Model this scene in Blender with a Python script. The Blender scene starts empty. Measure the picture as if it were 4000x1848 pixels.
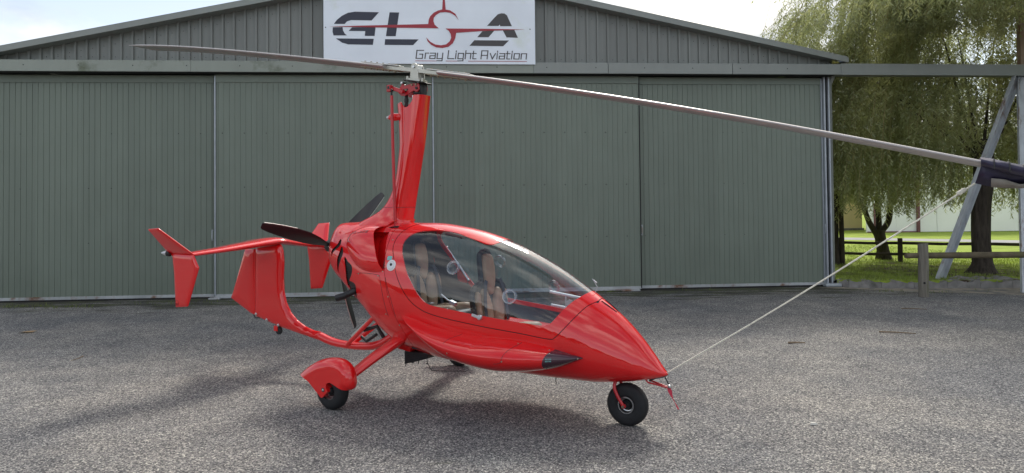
import bpy, bmesh, math, random
import numpy as np
from mathutils import Vector, Matrix
R = math.radians
random.seed(7); rng = np.random.default_rng(11)
SC = bpy.context.scene
COL = SC.collection

# ------------------------------------------------------------------ camera
cd = bpy.data.cameras.new('camera'); cam = bpy.data.objects.new('camera', cd); COL.objects.link(cam)
cd.sensor_fit = 'HORIZONTAL'; cd.sensor_width = 36.0
cd.lens = 36.0 * 2750.0 / 4000.0
PITCH, ROLL = 0.0217, 0.0105
cd.shift_y = -0.0429
cam.location = (0, 0, 1.6)
cam.matrix_world = (Matrix.Translation((0, 0, 1.6)) @ Matrix.Rotation(math.pi/2 + PITCH, 4, 'X')
                    @ Matrix.Rotation(-ROLL, 4, 'Z'))
cd.clip_end = 2000.0; cd.clip_start = 0.05
SC.camera = cam

# ------------------------------------------------------------------ sky, sun, exposure
SUN_EL, SUN_AZ = R(47), R(12)          # azimuth measured from +Y towards +X
world = bpy.data.worlds.new('World'); SC.world = world; world.use_nodes = True
wn = world.node_tree.nodes; wl = world.node_tree.links; wn.clear()
w_out = wn.new('ShaderNodeOutputWorld'); w_bg = wn.new('ShaderNodeBackground')
sky = wn.new('ShaderNodeTexSky'); sky.sky_type = 'NISHITA'; sky.sun_disc = False
sky.sun_elevation = SUN_EL; sky.sun_rotation = SUN_AZ
sky.air_density = 1.0; sky.dust_density = 0.8; sky.ozone_density = 1.0
w_tc = wn.new('ShaderNodeTexCoord')
w_map = wn.new('ShaderNodeMapping'); w_map.inputs['Scale'].default_value = (1.0, 1.0, 2.2)
w_map.inputs['Location'].default_value = (3.3, 0.2, 0.9)
wl.new(w_tc.outputs['Generated'], w_map.inputs['Vector'])
w_n = wn.new('ShaderNodeTexNoise'); w_n.inputs['Scale'].default_value = 2.3
w_n.inputs['Detail'].default_value = 8.0; w_n.inputs['Roughness'].default_value = 0.58
wl.new(w_map.outputs[0], w_n.inputs['Vector'])
w_r = wn.new('ShaderNodeValToRGB')
w_r.color_ramp.elements[0].position = 0.44; w_r.color_ramp.elements[0].color = (0, 0, 0, 1)
w_r.color_ramp.elements[1].position = 0.62; w_r.color_ramp.elements[1].color = (1, 1, 1, 1)
wl.new(w_n.outputs['Fac'], w_r.inputs['Fac'])
w_n2 = wn.new('ShaderNodeTexNoise'); w_n2.inputs['Scale'].default_value = 4.5; w_n2.inputs['Detail'].default_value = 6.0
wl.new(w_map.outputs[0], w_n2.inputs['Vector'])
w_cc = wn.new('ShaderNodeValToRGB')       # cloud brightness: grey undersides to white tops
w_cc.color_ramp.elements[0].position = 0.38; w_cc.color_ramp.elements[0].color = (1.6, 1.68, 1.85, 1)
w_cc.color_ramp.elements[1].position = 0.60; w_cc.color_ramp.elements[1].color = (4.5, 4.42, 4.3, 1)
wl.new(w_n2.outputs['Fac'], w_cc.inputs['Fac'])
w_mx = wn.new('ShaderNodeMixRGB')
wl.new(w_r.outputs['Color'], w_mx.inputs['Fac']); w_hs = wn.new('ShaderNodeHueSaturation'); w_hs.inputs['Saturation'].default_value = .62; w_hs.inputs['Value'].default_value = .47
wl.new(sky.outputs['Color'], w_hs.inputs['Color']); wl.new(w_hs.outputs[0], w_mx.inputs['Color1'])
wl.new(w_cc.outputs['Color'], w_mx.inputs['Color2'])
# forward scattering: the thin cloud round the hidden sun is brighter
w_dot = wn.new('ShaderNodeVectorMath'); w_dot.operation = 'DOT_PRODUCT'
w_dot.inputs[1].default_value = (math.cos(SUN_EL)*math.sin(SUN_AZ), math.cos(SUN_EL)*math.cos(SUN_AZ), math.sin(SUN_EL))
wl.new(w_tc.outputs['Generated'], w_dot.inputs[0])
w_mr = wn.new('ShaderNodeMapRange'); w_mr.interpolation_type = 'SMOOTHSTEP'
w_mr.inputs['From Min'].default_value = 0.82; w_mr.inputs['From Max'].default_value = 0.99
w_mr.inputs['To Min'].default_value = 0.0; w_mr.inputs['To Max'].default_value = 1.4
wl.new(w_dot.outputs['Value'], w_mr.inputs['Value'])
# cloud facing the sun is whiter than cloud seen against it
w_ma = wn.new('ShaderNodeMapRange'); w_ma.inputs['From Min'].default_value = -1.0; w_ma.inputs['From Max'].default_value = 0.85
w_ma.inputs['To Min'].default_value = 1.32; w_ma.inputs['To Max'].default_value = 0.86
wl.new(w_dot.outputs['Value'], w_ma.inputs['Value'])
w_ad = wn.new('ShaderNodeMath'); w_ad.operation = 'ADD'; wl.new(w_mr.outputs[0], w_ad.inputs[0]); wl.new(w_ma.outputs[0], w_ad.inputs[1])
w_sc = wn.new('ShaderNodeVectorMath'); w_sc.operation = 'SCALE'
w_tint = wn.new('ShaderNodeMixRGB'); w_tint.blend_type = 'MULTIPLY'; w_tint.inputs['Color2'].default_value = (1.0, .955, .86, 1)
w_m2 = wn.new('ShaderNodeMapRange'); w_m2.inputs['From Min'].default_value = .72; w_m2.inputs['From Max'].default_value = .95; wl.new(w_dot.outputs['Value'], w_m2.inputs['Value'])
wl.new(w_m2.outputs[0], w_tint.inputs['Fac']); wl.new(w_mx.outputs['Color'], w_tint.inputs['Color1'])
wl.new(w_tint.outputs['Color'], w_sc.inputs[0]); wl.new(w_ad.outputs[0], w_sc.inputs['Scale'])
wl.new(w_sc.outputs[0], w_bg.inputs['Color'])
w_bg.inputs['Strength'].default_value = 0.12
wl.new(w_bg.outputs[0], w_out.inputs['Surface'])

sl = bpy.data.lights.new('sun', 'SUN'); sl.energy = 0.8; sl.angle = R(11); sl.color = (1.0, 0.94, 0.85)
sun = bpy.data.objects.new('sun', sl); COL.objects.link(sun)
sdir = Vector((math.cos(SUN_EL)*math.sin(SUN_AZ), math.cos(SUN_EL)*math.cos(SUN_AZ), math.sin(SUN_EL)))
sun.rotation_euler = (-sdir).to_track_quat('-Z', 'Y').to_euler(); sun.location = (0, 0, 30)

SC.view_settings.view_transform = 'Standard'; SC.view_settings.look = 'None'
SC.view_settings.gamma = 1.0; SC.view_settings.use_curve_mapping = False
SC.view_settings.exposure = 1.7
SC.render.engine = 'CYCLES'
SC.cycles.max_bounces = 8; SC.cycles.transparent_max_bounces = 12; SC.cycles.glossy_bounces = 4
SC.cycles.caustics_reflective = False; SC.cycles.caustics_refractive = False
SC.cycles.use_denoising = True

# ------------------------------------------------------------------ helpers: materials
def nt(name):
    m = bpy.data.materials.new(name); m.use_nodes = True
    n = m.node_tree.nodes; return m, n, m.node_tree.links, n['Principled BSDF']
def mat(name, col, rough=.5, metal=0., coat=0., var=0., vscale=8., bump=0., bscale=60., col2=None, c2scale=1.5, c2lo=.5, c2hi=.65, spec=.5, coatr=.03, bdist=.01, stretch=None):
    m, n, l, b = nt(name)
    b.inputs['Base Color'].default_value = (*col, 1); b.inputs['Roughness'].default_value = rough
    b.inputs['Metallic'].default_value = metal; b.inputs['Coat Weight'].default_value = coat
    b.inputs['Coat Roughness'].default_value = coatr; b.inputs['Coat IOR'].default_value = 1.62 if coat >= 1 else 1.5; b.inputs['Specular IOR Level'].default_value = spec
    tc = n.new('ShaderNodeTexCoord'); src = tc.outputs['Object']
    if stretch:
        mp = n.new('ShaderNodeMapping'); mp.inputs['Scale'].default_value = stretch; l.new(src, mp.inputs['Vector']); src = mp.outputs[0]
    last = None
    if var > 0:
        t = n.new('ShaderNodeTexNoise'); t.inputs['Scale'].default_value = vscale; t.inputs['Detail'].default_value = 5
        l.new(src, t.inputs['Vector'])
        r = n.new('ShaderNodeValToRGB')
        r.color_ramp.elements[0].position = .3; r.color_ramp.elements[1].position = .7
        r.color_ramp.elements[0].color = (*[c*(1-var) for c in col], 1); r.color_ramp.elements[1].color = (*[min(1, c*(1+var)) for c in col], 1)
        l.new(t.outputs['Fac'], r.inputs['Fac']); last = r.outputs['Color']
    if col2:
        t = n.new('ShaderNodeTexNoise'); t.inputs['Scale'].default_value = c2scale; t.inputs['Detail'].default_value = 7; t.inputs['Roughness'].default_value = .65
        l.new(src, t.inputs['Vector'])
        r = n.new('ShaderNodeValToRGB'); r.color_ramp.elements[0].position = c2lo; r.color_ramp.elements[1].position = c2hi
        l.new(t.outputs['Fac'], r.inputs['Fac'])
        x = n.new('ShaderNodeMixRGB'); l.new(r.outputs['Color'], x.inputs['Fac'])
        if last: l.new(last, x.inputs['Color1'])
        else: x.inputs['Color1'].default_value = (*col, 1)
        x.inputs['Color2'].default_value = (*col2, 1); last = x.outputs['Color']
    if last: l.new(last, b.inputs['Base Color'])
    if bump > 0:
        t = n.new('ShaderNodeTexNoise'); t.inputs['Scale'].default_value = bscale; t.inputs['Detail'].default_value = 4
        l.new(src, t.inputs['Vector'])
        bp = n.new('ShaderNodeBump'); bp.inputs['Strength'].default_value = bump; bp.inputs['Distance'].default_value = bdist
        l.new(t.outputs['Fac'], bp.inputs['Height']); l.new(bp.outputs['Normal'], b.inputs['Normal'])
    return m

M = {}
M['red'] = mat('red_paint', (.76, .009, .011), .40, coat=1.0, coatr=.02, var=.03, vscale=3., bump=.006, bscale=3.5, bdist=.02, spec=.08)
M['red_matt'] = mat('red_metal', (.50, .012, .02), .38, coat=.3, coatr=.2, var=.08)
M['black'] = mat('black_plastic', (.014, .014, .016), .42, var=.2)
M['dark'] = mat('dark_lining', (.030, .030, .034), .8, var=.2)
M['rubber'] = mat('tyre_rubber', (.012, .0125, .015), .72, var=.25, vscale=25, bump=.1, bscale=200)
M['steel'] = mat('bright_steel', (.62, .63, .65), .3, metal=1., var=.06)
M['alu'] = mat('aluminium', (.60, .60, .58), .42, metal=.9, var=.08, vscale=20)
M['hubalu'] = mat('anodised_alloy', (.56, .55, .49), .45, metal=.55, var=.06, vscale=20)
M['brass'] = mat('brass_bolt', (.30, .25, .18), .45, metal=.8)
M['bolt'] = mat('screw_head', (.42, .36, .28), .4, metal=.8)
M['blade'] = mat('rotor_blade_alloy', (.46, .43, .42), .32, metal=.55, var=.06, vscale=6)
M['prop'] = mat('propeller_black', (.010, .010, .012), .34, coat=.3, coatr=.15)
M['carbon'] = mat('carbon_grille', (.012, .012, .013), .5, var=.6, vscale=160)
M['tan'] = mat('tan_leather', (.40, .26, .165), .55, var=.12, vscale=14, bump=.12, bscale=220)
M['strap'] = mat('harness_webbing', (.055, .062, .075), .8, var=.15)
M['lens'] = mat('dark_red_lens', (.060, .022, .036), .22, coat=.4)
M['white'] = mat('white_plastic', (.75, .76, .76), .35, var=.03)
M['silver'] = mat('silver_fitting', (.55, .56, .58), .35, metal=.6)
M['sticker'] = mat('teal_sticker', (.20, .52, .50), .5)
M['ink'] = mat('dark_print', (.13, .012, .02), .5)
M['ribbon'] = mat('red_ribbon', (.45, .02, .05), .8)
M['rope'] = mat('pale_rope', (.80, .77, .66), .85, var=.2, vscale=60, bump=.4, bscale=150)
M['cover'] = mat('dark_blade_cover', (.030, .026, .062), .45, var=.4, vscale=14, bump=.3, bscale=14, bdist=.03)
M['cover_in'] = mat('grey_lining', (.30, .28, .25), .7, var=.15)

def glass_mat(name, tint, rough=.015, ior=1.5):
    m, n, l, b = nt(name); n.remove(b)
    o = n['Material Output']
    t = n.new('ShaderNodeBsdfTransparent'); t.inputs['Color'].default_value = (*tint, 1)
    g = n.new('ShaderNodeBsdfGlossy'); g.inputs['Roughness'].default_value = rough; g.inputs['Color'].default_value = (1, 1, 1, 1)
    f = n.new('ShaderNodeFresnel'); f.inputs['IOR'].default_value = ior
    mu = n.new('ShaderNodeMath'); mu.operation = 'MULTIPLY'; mu.inputs[1].default_value = 1.35; mu.use_clamp = True
    x = n.new('ShaderNodeMixShader')
    gb = n.new('ShaderNodeNewGeometry'); mi = n.new('ShaderNodeMapRange'); mi.inputs['To Min'].default_value = ior; mi.inputs['To Max'].default_value = 1/ior
    l.new(gb.outputs['Backfacing'], mi.inputs['Value']); l.new(mi.outputs[0], f.inputs['IOR'])
    l.new(f.outputs[0], mu.inputs[0]); l.new(mu.outputs[0], x.inputs['Fac']); l.new(t.outputs[0], x.inputs[1]); l.new(g.outputs[0], x.inputs[2])
    l.new(x.outputs[0], o.inputs['Surface']); return m
M['glass'] = glass_mat('canopy_acrylic', (.80, .86, .90), ior=1.52)
M['clear'] = glass_mat('clear_plastic', (.86, .88, .90), .06, 1.9)

# ------------------------------------------------------------------ helpers: meshes
class MB:
    def __init__(s): s.v = []; s.f = []; s.m = []
    def add(s, v, f, mi=0):
        o = len(s.v); s.v += [tuple(p) for p in v]; s.f += [tuple(i+o for i in q) for q in f]; s.m += [mi]*len(f); return s
    def box(s, x0, x1, y0, y1, z0, z1, mi=0):
        v = [(x, y, z) for x in (x0, x1) for y in (y0, y1) for z in (z0, z1)]
        return s.add(v, [(0, 1, 3, 2), (4, 6, 7, 5), (0, 4, 5, 1), (2, 3, 7, 6), (0, 2, 6, 4), (1, 5, 7, 3)], mi)
    def obox(s, c, ax, ay, az, mi=0):      # oriented box: centre and three half vectors
        c, ax, ay, az = map(Vector, (c, ax, ay, az))
        v = [c+a*ax+b*ay+d*az for a in (-1, 1) for b in (-1, 1) for d in (-1, 1)]
        return s.add(v, [(0, 1, 3, 2), (4, 6, 7, 5), (0, 4, 5, 1), (2, 3, 7, 6), (0, 2, 6, 4), (1, 5, 7, 3)], mi)
    def tube(s, path, r, n=12, caps=True, ry=None, mi=0, up=None):
        P = [Vector(p) for p in path]; k = len(P)
        rr = [r]*k if not hasattr(r, '__len__') else list(r)
        r2 = rr if ry is None else ([ry]*k if not hasattr(ry, '__len__') else list(ry))
        v = []; prev = Vector(up) if up else None
        for i in range(k):
            t = (P[min(i+1, k-1)]-P[max(i-1, 0)]).normalized()
            if prev is None: prev = Vector((0, 0, 1)) if abs(t.z) < .9 else Vector((1, 0, 0))
            a = (prev - t*prev.dot(t)).normalized(); b = t.cross(a); prev = a
            for j in range(n):
                q = 2*math.pi*j/n; v.append(P[i] + a*math.cos(q)*rr[i] + b*math.sin(q)*r2[i])
        f = [(i*n+j, i*n+(j+1) % n, (i+1)*n+(j+1) % n, (i+1)*n+j) for i in range(k-1) for j in range(n)]
        if caps: f += [tuple(range(n-1, -1, -1)), tuple((k-1)*n+j for j in range(n))]
        return s.add(v, f, mi)
    def lathe(s, prof, c, axis, n=32, mi=0):   # prof: (radius, along axis)
        c = Vector(c); t = Vector(axis).normalized()
        a = t.orthogonal().normalized(); b = t.cross(a); v = []; k = len(prof)
        for (r, h) in prof:
            for j in range(n):
                q = 2*math.pi*j/n; v.append(c + t*h + (a*math.cos(q)+b*math.sin(q))*max(r, 1e-5))
        f = [(i*n+j, i*n+(j+1) % n, (i+1)*n+(j+1) % n, (i+1)*n+j) for i in range(k-1) for j in range(n)]
        return s.add(v, f, mi)
    def loft(s, rings, caps=True, mi=0):
        k = len(rings); n = len(rings[0]); v = [p for r in rings for p in r]
        f = [(i*n+j, i*n+(j+1) % n, (i+1)*n+(j+1) % n, (i+1)*n+j) for i in range(k-1) for j in range(n)]
        if caps: f += [tuple(range(n-1, -1, -1)), tuple((k-1)*n+j for j in range(n))]
        return s.add(v, f, mi)
    def prism(s, poly, o, e1, e2, en, t0, t1, mi=0):   # polygon in the plane (o, e1, e2) given thickness along en
        o, e1, e2, en = map(Vector, (o, e1, e2, en)); n = len(poly)
        v = [o+e1*a+e2*b+en*t0 for a, b in poly] + [o+e1*a+e2*b+en*t1 for a, b in poly]
        f = [tuple(range(n-1, -1, -1)), tuple(range(n, 2*n))] + [(i, (i+1) % n, n+(i+1) % n, n+i) for i in range(n)]
        return s.add(v, f, mi)
    def build(s, name, m, parent=None, smooth=None, bevel=0., normals=True, **pr):
        me = bpy.data.meshes.new(name); me.from_pydata([tuple(p) for p in s.v], [], s.f); me.update()
        return link(name, me, m, parent, smooth, bevel, s.m, normals, **pr)
def link(name, me, m, parent=None, smooth=None, bevel=0., mi=None, normals=True, **pr):
    ms = m if isinstance(m, (list, tuple)) else [m]
    for x in ms: me.materials.append(x)
    if len(ms) > 1 and mi: me.polygons.foreach_set('material_index', mi)
    if normals:
        bm = bmesh.new(); bm.from_mesh(me); bmesh.ops.recalc_face_normals(bm, faces=bm.faces); bm.to_mesh(me); bm.free()
    if smooth is not None:
        me.shade_smooth(); me.set_sharp_from_angle(angle=R(smooth))
    o = bpy.data.objects.new(name, me); COL.objects.link(o)
    if parent: o.parent = parent
    if bevel > 0:
        b = o.modifiers.new('bevel', 'BEVEL'); b.width = bevel; b.segments = 2; b.limit_method = 'ANGLE'; b.angle_limit = R(40)
    for k, q in pr.items(): o[k] = q
    return o
def empty(name, loc=(0, 0, 0), rz=0., parent=None, **pr):
    o = bpy.data.objects.new(name, None); COL.objects.link(o); o.location = loc; o.rotation_euler = (0, 0, rz)
    o.empty_display_size = .2
    if parent: o.parent = parent
    for k, q in pr.items(): o[k] = q
    return o
def clone(o, parent=None, **pr):
    c = o.copy(); COL.objects.link(c); c.parent = parent
    for k, q in pr.items(): c[k] = q
    for ch in list(o.children): clone(ch, c)
    return c

# ---- polygons cut out of parametric surfaces
def spline(pts, n=6, closed=True):
    p = np.array(pts, float); N = len(p); out = []
    for i in range(N if closed else N-1):
        a = p[(i-1) % N] if closed or i > 0 else p[i]; b = p[i]; c = p[(i+1) % N]
        d = p[(i+2) % N] if closed or i+2 < N else c
        for t in np.linspace(0, 1, n, endpoint=False):
            out.append(.5*((2*b)+(-a+c)*t+(2*a-5*b+4*c-d)*t*t+(-a+3*b-3*c+d)*t**3))
    if not closed: out.append(p[-1])
    return np.array(out)
def seg_dist(P, L, closed=False):
    P = np.asarray(P, float); L = np.asarray(L, float); d = np.full(len(P), 1e9)
    n = len(L) if closed else len(L)-1
    for i in range(n):
        a = L[i]; e = L[(i+1) % len(L)]-a; q = max(e@e, 1e-12)
        t = np.clip(((P-a)@e)/q, 0, 1); d = np.minimum(d, np.hypot(*(P-a-t[:, None]*e).T))
    return d
def inside(P, L):
    P = np.asarray(P, float); x, y = P[:, 0], P[:, 1]; r = np.zeros(len(P), bool); n = len(L)
    for i in range(n):
        x1, y1 = L[i]; x2, y2 = L[(i+1) % n]
        if y1 == y2: continue
        c = ((y1 > y) != (y2 > y)) & (x < (x2-x1)*(y-y1)/(y2-y1)+x1); r ^= c
    return r
def sdf(P, L):
    d = seg_dist(P, L, True); return np.where(inside(P, L), -d, d)
def clip(UV, faces, F):
    """split every face by the zero line of F(UV); returns UV, faces inside (F<0), faces outside"""
    val = F(UV); N = len(UV); cache = {}; E = []; fin = []; fout = []
    for f in faces:
        s = [val[i] < 0 for i in f]
        if all(s): fin.append(f); continue
        if not any(s): fout.append(f); continue
        a = []; b = []
        for k in range(len(f)):
            i, j = f[k], f[(k+1) % len(f)]
            (a if s[k] else b).append(i)
            if s[k] != s[(k+1) % len(f)]:
                key = (min(i, j), max(i, j))
                if key not in cache: cache[key] = N+len(E); E.append(key)
                a.append(cache[key]); b.append(cache[key])
        if len(a) > 2: fin.append(tuple(a))
        if len(b) > 2: fout.append(tuple(b))
    if E:
        E = np.array(E); A = UV[E[:, 0]]; B = UV[E[:, 1]]; fa = val[E[:, 0]]; t0 = np.zeros(len(E)); t1 = np.ones(len(E))
        for _ in range(9):
            t = (t0+t1)/2; fm = F(A+(B-A)*t[:, None]); same = (fm < 0) == (fa < 0)
            t0 = np.where(same, t, t0); t1 = np.where(same, t1, t)
        UV = np.vstack([UV, A+(B-A)*((t0+t1)/2)[:, None]])
    return UV, fin, fout
def grid(u, v):
    U, V = np.meshgrid(u, v, indexing='ij'); n = len(v)
    return np.stack([U.ravel(), V.ravel()], 1), [(i*n+j, (i+1)*n+j, (i+1)*n+j+1, i*n+j+1) for i in range(len(u)-1) for j in range(n-1)]
def patch(name, UV, faces, S, m, parent, thick=0., flip=1, N=None, smooth=True, **pr):
    """a piece of the surface S(uv)->xyz as an object with exact normals; thick>0 gives it a second skin and a rim"""
    used = sorted({i for f in faces for i in f}); idx = {k: i for i, k in enumerate(used)}
    uv = UV[used]; P = S(uv); e = 1e-4
    if N is None:
        du = S(uv+[e, 0])-S(uv-[e, 0]); dv = S(uv+[0, e])-S(uv-[0, e])
        nn = np.cross(du, dv)*flip
    else: nn = N(uv)
    ln = np.linalg.norm(nn, axis=1, keepdims=True); nn = nn/np.maximum(ln, 1e-12)
    fs = [tuple(idx[i] for i in f) for f in faces]
    # orient the faces with the normals
    f0 = fs[len(fs)//2]; g = np.cross(P[f0[1]]-P[f0[0]], P[f0[2]]-P[f0[0]])
    if g@nn[f0[0]] < 0: fs = [tuple(reversed(f)) for f in fs]
    V = [tuple(p) for p in P]; F = list(fs); LN = [nn[i] for f in fs for i in f]
    if thick > 0:
        n0 = len(P); V += [tuple(p) for p in P-nn*thick]
        F += [tuple(n0+i for i in reversed(f)) for f in fs]; LN += [-nn[i] for f in fs for i in reversed(f)]
        cnt = {}
        for f in fs:
            for k in range(len(f)):
                cnt[(f[k], f[(k+1) % len(f)])] = 1
        for (a, b) in list(cnt):
            if (b, a) not in cnt:
                k = len(V); V += [V[a], V[b], V[n0+b], V[n0+a]]; F.append((k+1, k, k+3, k+2))
                LN += [np.zeros(3)]*4
    me = bpy.data.meshes.new(name); me.from_pydata(V, [], F); me.update()
    me.shade_smooth()
    if smooth: me.normals_split_custom_set([tuple(x) for x in LN])
    return link(name, me, m, parent, normals=False, **pr)
def pillow(name, poly, o, e1, e2, en, h, r, m, parent, res=.012, top=None, both=True, smooth_poly=0, power=.5, cut=None, **pr):
    """a plate with the outline poly in the plane (o,e1,e2), rounded towards its edge (or only towards the polyline top)"""
    if smooth_poly: poly = spline(poly, smooth_poly)
    poly = np.array(poly, float); top = np.array(top, float) if top is not None else None
    o, e1, e2, en = (np.array(q, float) for q in (o, e1, e2, en))
    lo = poly.min(0)-res; hi = poly.max(0)+res
    UV, fs = grid(np.arange(lo[0], hi[0]+res, res), np.arange(lo[1], hi[1]+res, res))
    UV, fs, _ = clip(UV, fs, lambda q: sdf(q, poly))
    dist = (lambda q: seg_dist(q, top)) if top is not None else (lambda q: np.maximum(-sdf(q, poly), 0))
    for k in (.06, .22, .5):
        UV, a, b = clip(UV, fs, lambda q: r*k-dist(q)); fs = a+b
    def H(q):
        t = np.clip(dist(q)/r, 0, 1); return h*(1-(1-t)**2)**power
    def mk(sg): return lambda q: o+q[:, :1]*e1+q[:, 1:]*e2+(sg*H(q))[:, None]*en
    used = sorted({i for f in fs for i in f}); idx = {k: i for i, k in enumerate(used)}
    q = UV[used]; fs = [tuple(idx[i] for i in f) for f in fs]
    A = mk(1)(q); V = [tuple(p) for p in A]; F = list(fs); n0 = len(V)
    if both:
        V += [tuple(p) for p in mk(-1)(q)]; F += [tuple(n0+i for i in reversed(f)) for f in fs]
    else:
        V += [tuple(p) for p in o+q[:, :1]*e1+q[:, 1:]*e2-en*.002]; F += [tuple(n0+i for i in reversed(f)) for f in fs]
    cnt = {(f[k], f[(k+1) % len(f)]) for f in fs for k in range(len(f))}
    for (a, b) in cnt:
        if (b, a) not in cnt: F.append((b, a, n0+a, n0+b))
    me = bpy.data.meshes.new(name); me.from_pydata(V, [], F); me.update()
    bm = bmesh.new(); bm.from_mesh(me); bmesh.ops.remove_doubles(bm, verts=bm.verts, dist=.0006); bmesh.ops.recalc_face_normals(bm, faces=bm.faces); bm.to_mesh(me); bm.free()
    return link(name, me, m, parent, smooth=42, normals=False, **pr)
def airfoil(n=14, t=.12):
    """closed outline of a symmetric section: (chord 0..1 from the leading edge, half thickness)"""
    x = (1-np.cos(np.linspace(0, math.pi, n)))/2
    y = 5*t*(.2969*np.sqrt(x)-.126*x-.3516*x**2+.2843*x**3-.1036*x**4)
    return [(a, b) for a, b in zip(x, y)] + [(a, -b) for a, b in list(zip(x, y))[-2:0:-1]]

# =================================================================== THE GYROPLANE (x forward, y to port, z up; origin on the ground under the main axle)
gy = empty('gyroplane', (-1.0726, 6.3387, 0), R(-31.0), label='glossy red enclosed two-seat gyroplane parked on the gravel apron, canopy closed', category='gyroplane')
ST = np.array([
 (-.665,1.300,1.125,.085,1.215,2.0,2.0),(-.640,1.38,1.075,.14,1.205,2.0,2.0),(-.60,1.473,1.005,.20,1.19,1.9,2.0),
 (-.45,1.482,.875,.27,1.16,1.85,2.0),(-.30,1.490,.76,.315,1.12,1.9,2.0),(-.15,1.490,.640,.345,1.06,1.95,2.05),
 (0.0,1.488,.515,.368,.99,2.0,2.1),(.20,1.480,.410,.390,.90,2.0,2.1),(.50,1.477,.345,.410,.82,2.0,2.05),
 (.80,1.443,.318,.418,.78,2.0,2.05),(1.20,1.346,.300,.412,.74,2.0,2.05),(1.60,1.174,.292,.375,.68,1.95,2.1),
 (1.98,.943,.294,.290,.58,1.85,2.1),(2.20,.785,.318,.208,.50,1.75,2.0),(2.35,.635,.345,.142,.45,1.75,2.0),
 (2.45,.508,.370,.083,.425,1.8,2.0),(2.505,.432,.388,.042,.412,1.9,2.0),(2.530,.408,.400,.006,.405,2.0,2.0)])
def pchip(xs, ys, x):
    h = np.diff(xs); d = np.diff(ys)/h; m = np.zeros_like(ys); m[0] = d[0]; m[-1] = d[-1]
    for i in range(1, len(xs)-1):
        if d[i-1]*d[i] > 0:
            w1 = 2*h[i]+h[i-1]; w2 = h[i]+2*h[i-1]; m[i] = (w1+w2)/(w1/d[i-1]+w2/d[i])
    i = np.clip(np.searchsorted(xs, x)-1, 0, len(xs)-2); t = (x-xs[i])/h[i]
    return (2*t**3-3*t**2+1)*ys[i]+(t**3-2*t**2+t)*h[i]*m[i]+(-2*t**3+3*t**2)*ys[i+1]+(t**3-t**2)*h[i]*m[i+1]
def body(q):
    x, th = q[:, 0], q[:, 1]
    zt, zb, w, zc, n1, n2 = [pchip(ST[:, 0], ST[:, k], x) for k in range(1, 7)]
    c = np.cos(th); s = np.sin(th); n = np.where(s > 0, n1, n2)
    cc = np.sign(c)*np.abs(c)**(2/n); ss = np.abs(s)**(2/n)
    return np.stack([x, -w*cc, np.where(s > 0, zc+(zt-zc)*ss, zc-(zc-zb)*ss)], 1)
def bodyN(q):
    e = 2e-3
    x = q[:, 0]; lo = np.clip(x-e, ST[0, 0], ST[-1, 0]); hi = np.clip(x+e, ST[0, 0], ST[-1, 0])
    a = np.stack([hi, q[:, 1]], 1); b = np.stack([lo, q[:, 1]], 1)
    n = np.cross(body(a)-body(b), body(q+[0, e])-body(q-[0, e])); n /= np.maximum(np.linalg.norm(n, axis=1, keepdims=True), 1e-9)
    P = body(q); zc = pchip(ST[:, 0], ST[:, 4], x)
    out = np.stack([0*x, P[:, 1], P[:, 2]-zc], 1); sg = np.sign((n*out).sum(1)); sg[sg == 0] = 1
    return n*sg[:, None]
def off(d):
    return lambda q: body(q)+bodyN(q)*(d(q)[:, None] if callable(d) else d)
def xz(q): return body(q)[:, [0, 2]]
def body_at(x, z, side=-1):
    """parameter of the point of the skin at side-view position (x, z)"""
    th = np.linspace(-math.pi/2, math.pi/2, 721); q = np.stack([np.full(721, x), th], 1)
    t = th[np.argmin(abs(body(q)[:, 2]-z))]
    return np.array([[x, t if side < 0 else math.pi-t]])
def on_skin(x, z, side=-1, d=0.):
    q = body_at(x, z, side); return Vector((body(q)+bodyN(q)*d)[0]), Vector(bodyN(q)[0])

xs = np.unique(np.concatenate([np.linspace(-.665, -.55, 12), np.linspace(-.55, 2.3, 150), np.linspace(2.3, 2.53, 32)]))
# angles spaced so that the skin has no long slivers
ths = np.linspace(-math.pi/2, 1.5*math.pi, 193)
UV, FS = grid(xs, ths)
SEAM = spline([(2.026,.915),(2.026,.903),(1.98,.872),(1.935,.814),(1.869,.729),(1.80,.655),(1.751,.644),(1.535,.672),(1.149,.710),(.796,.753),(.613,.803),(.482,.892),(.371,1.033),(.292,1.193),(.253,1.274),(.246,1.347),(.266,1.404),(.312,1.452),(.40,1.50),(.40,1.62),(2.026,1.62)], 5)
# keep the closing corners straight
SEAM = np.array([p for p in SEAM])
GLASS = spline([(1.208,1.346),(1.202,1.338),(1.189,1.323),(1.156,1.311),(1.097,1.318),(1.012,1.344),(.933,1.366),(.835,1.393),(.731,1.411),(.619,1.419),(.502,1.415),(.43,1.403),(.372,1.372),(.343,1.319),(.360,1.254),(.403,1.180),(.462,1.081),(.528,.997),(.58,.934),(.639,.880),(.690,.848),(.757,.831),(.947,.810),(1.149,.789),(1.293,.776),(1.535,.752),(1.653,.741),(1.715,.738),(1.748,.743),(1.768,.758),(1.795,.790),(1.836,.847),(1.882,.904),(1.922,.940),(1.946,.962)], 4, closed=False)
GLASS = np.vstack([GLASS, [(1.96,.99),(1.96,1.5),(1.215,1.5),(1.212,1.36)]])
UVa, f_can, f_rest = clip(UV, FS, lambda q: sdf(xz(q), SEAM)-(-.0028))
UVa, f_gap, f_rest = clip(UVa, f_rest, lambda q: sdf(xz(q), SEAM)-.0028)
UVa, f_gl, f_frame = clip(UVa, f_can, lambda q: sdf(xz(q), GLASS))
patch('canopy_frame', UVa, f_frame, body, M['red'], gy, .009, N=bodyN)
glass = patch('canopy_glass', UVa, f_gl, off(-.0015), M['glass'], gy, N=bodyN)
patch('canopy_seal', UVa, f_gap, off(-.007), M['dark'], gy, N=bodyN)
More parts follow.
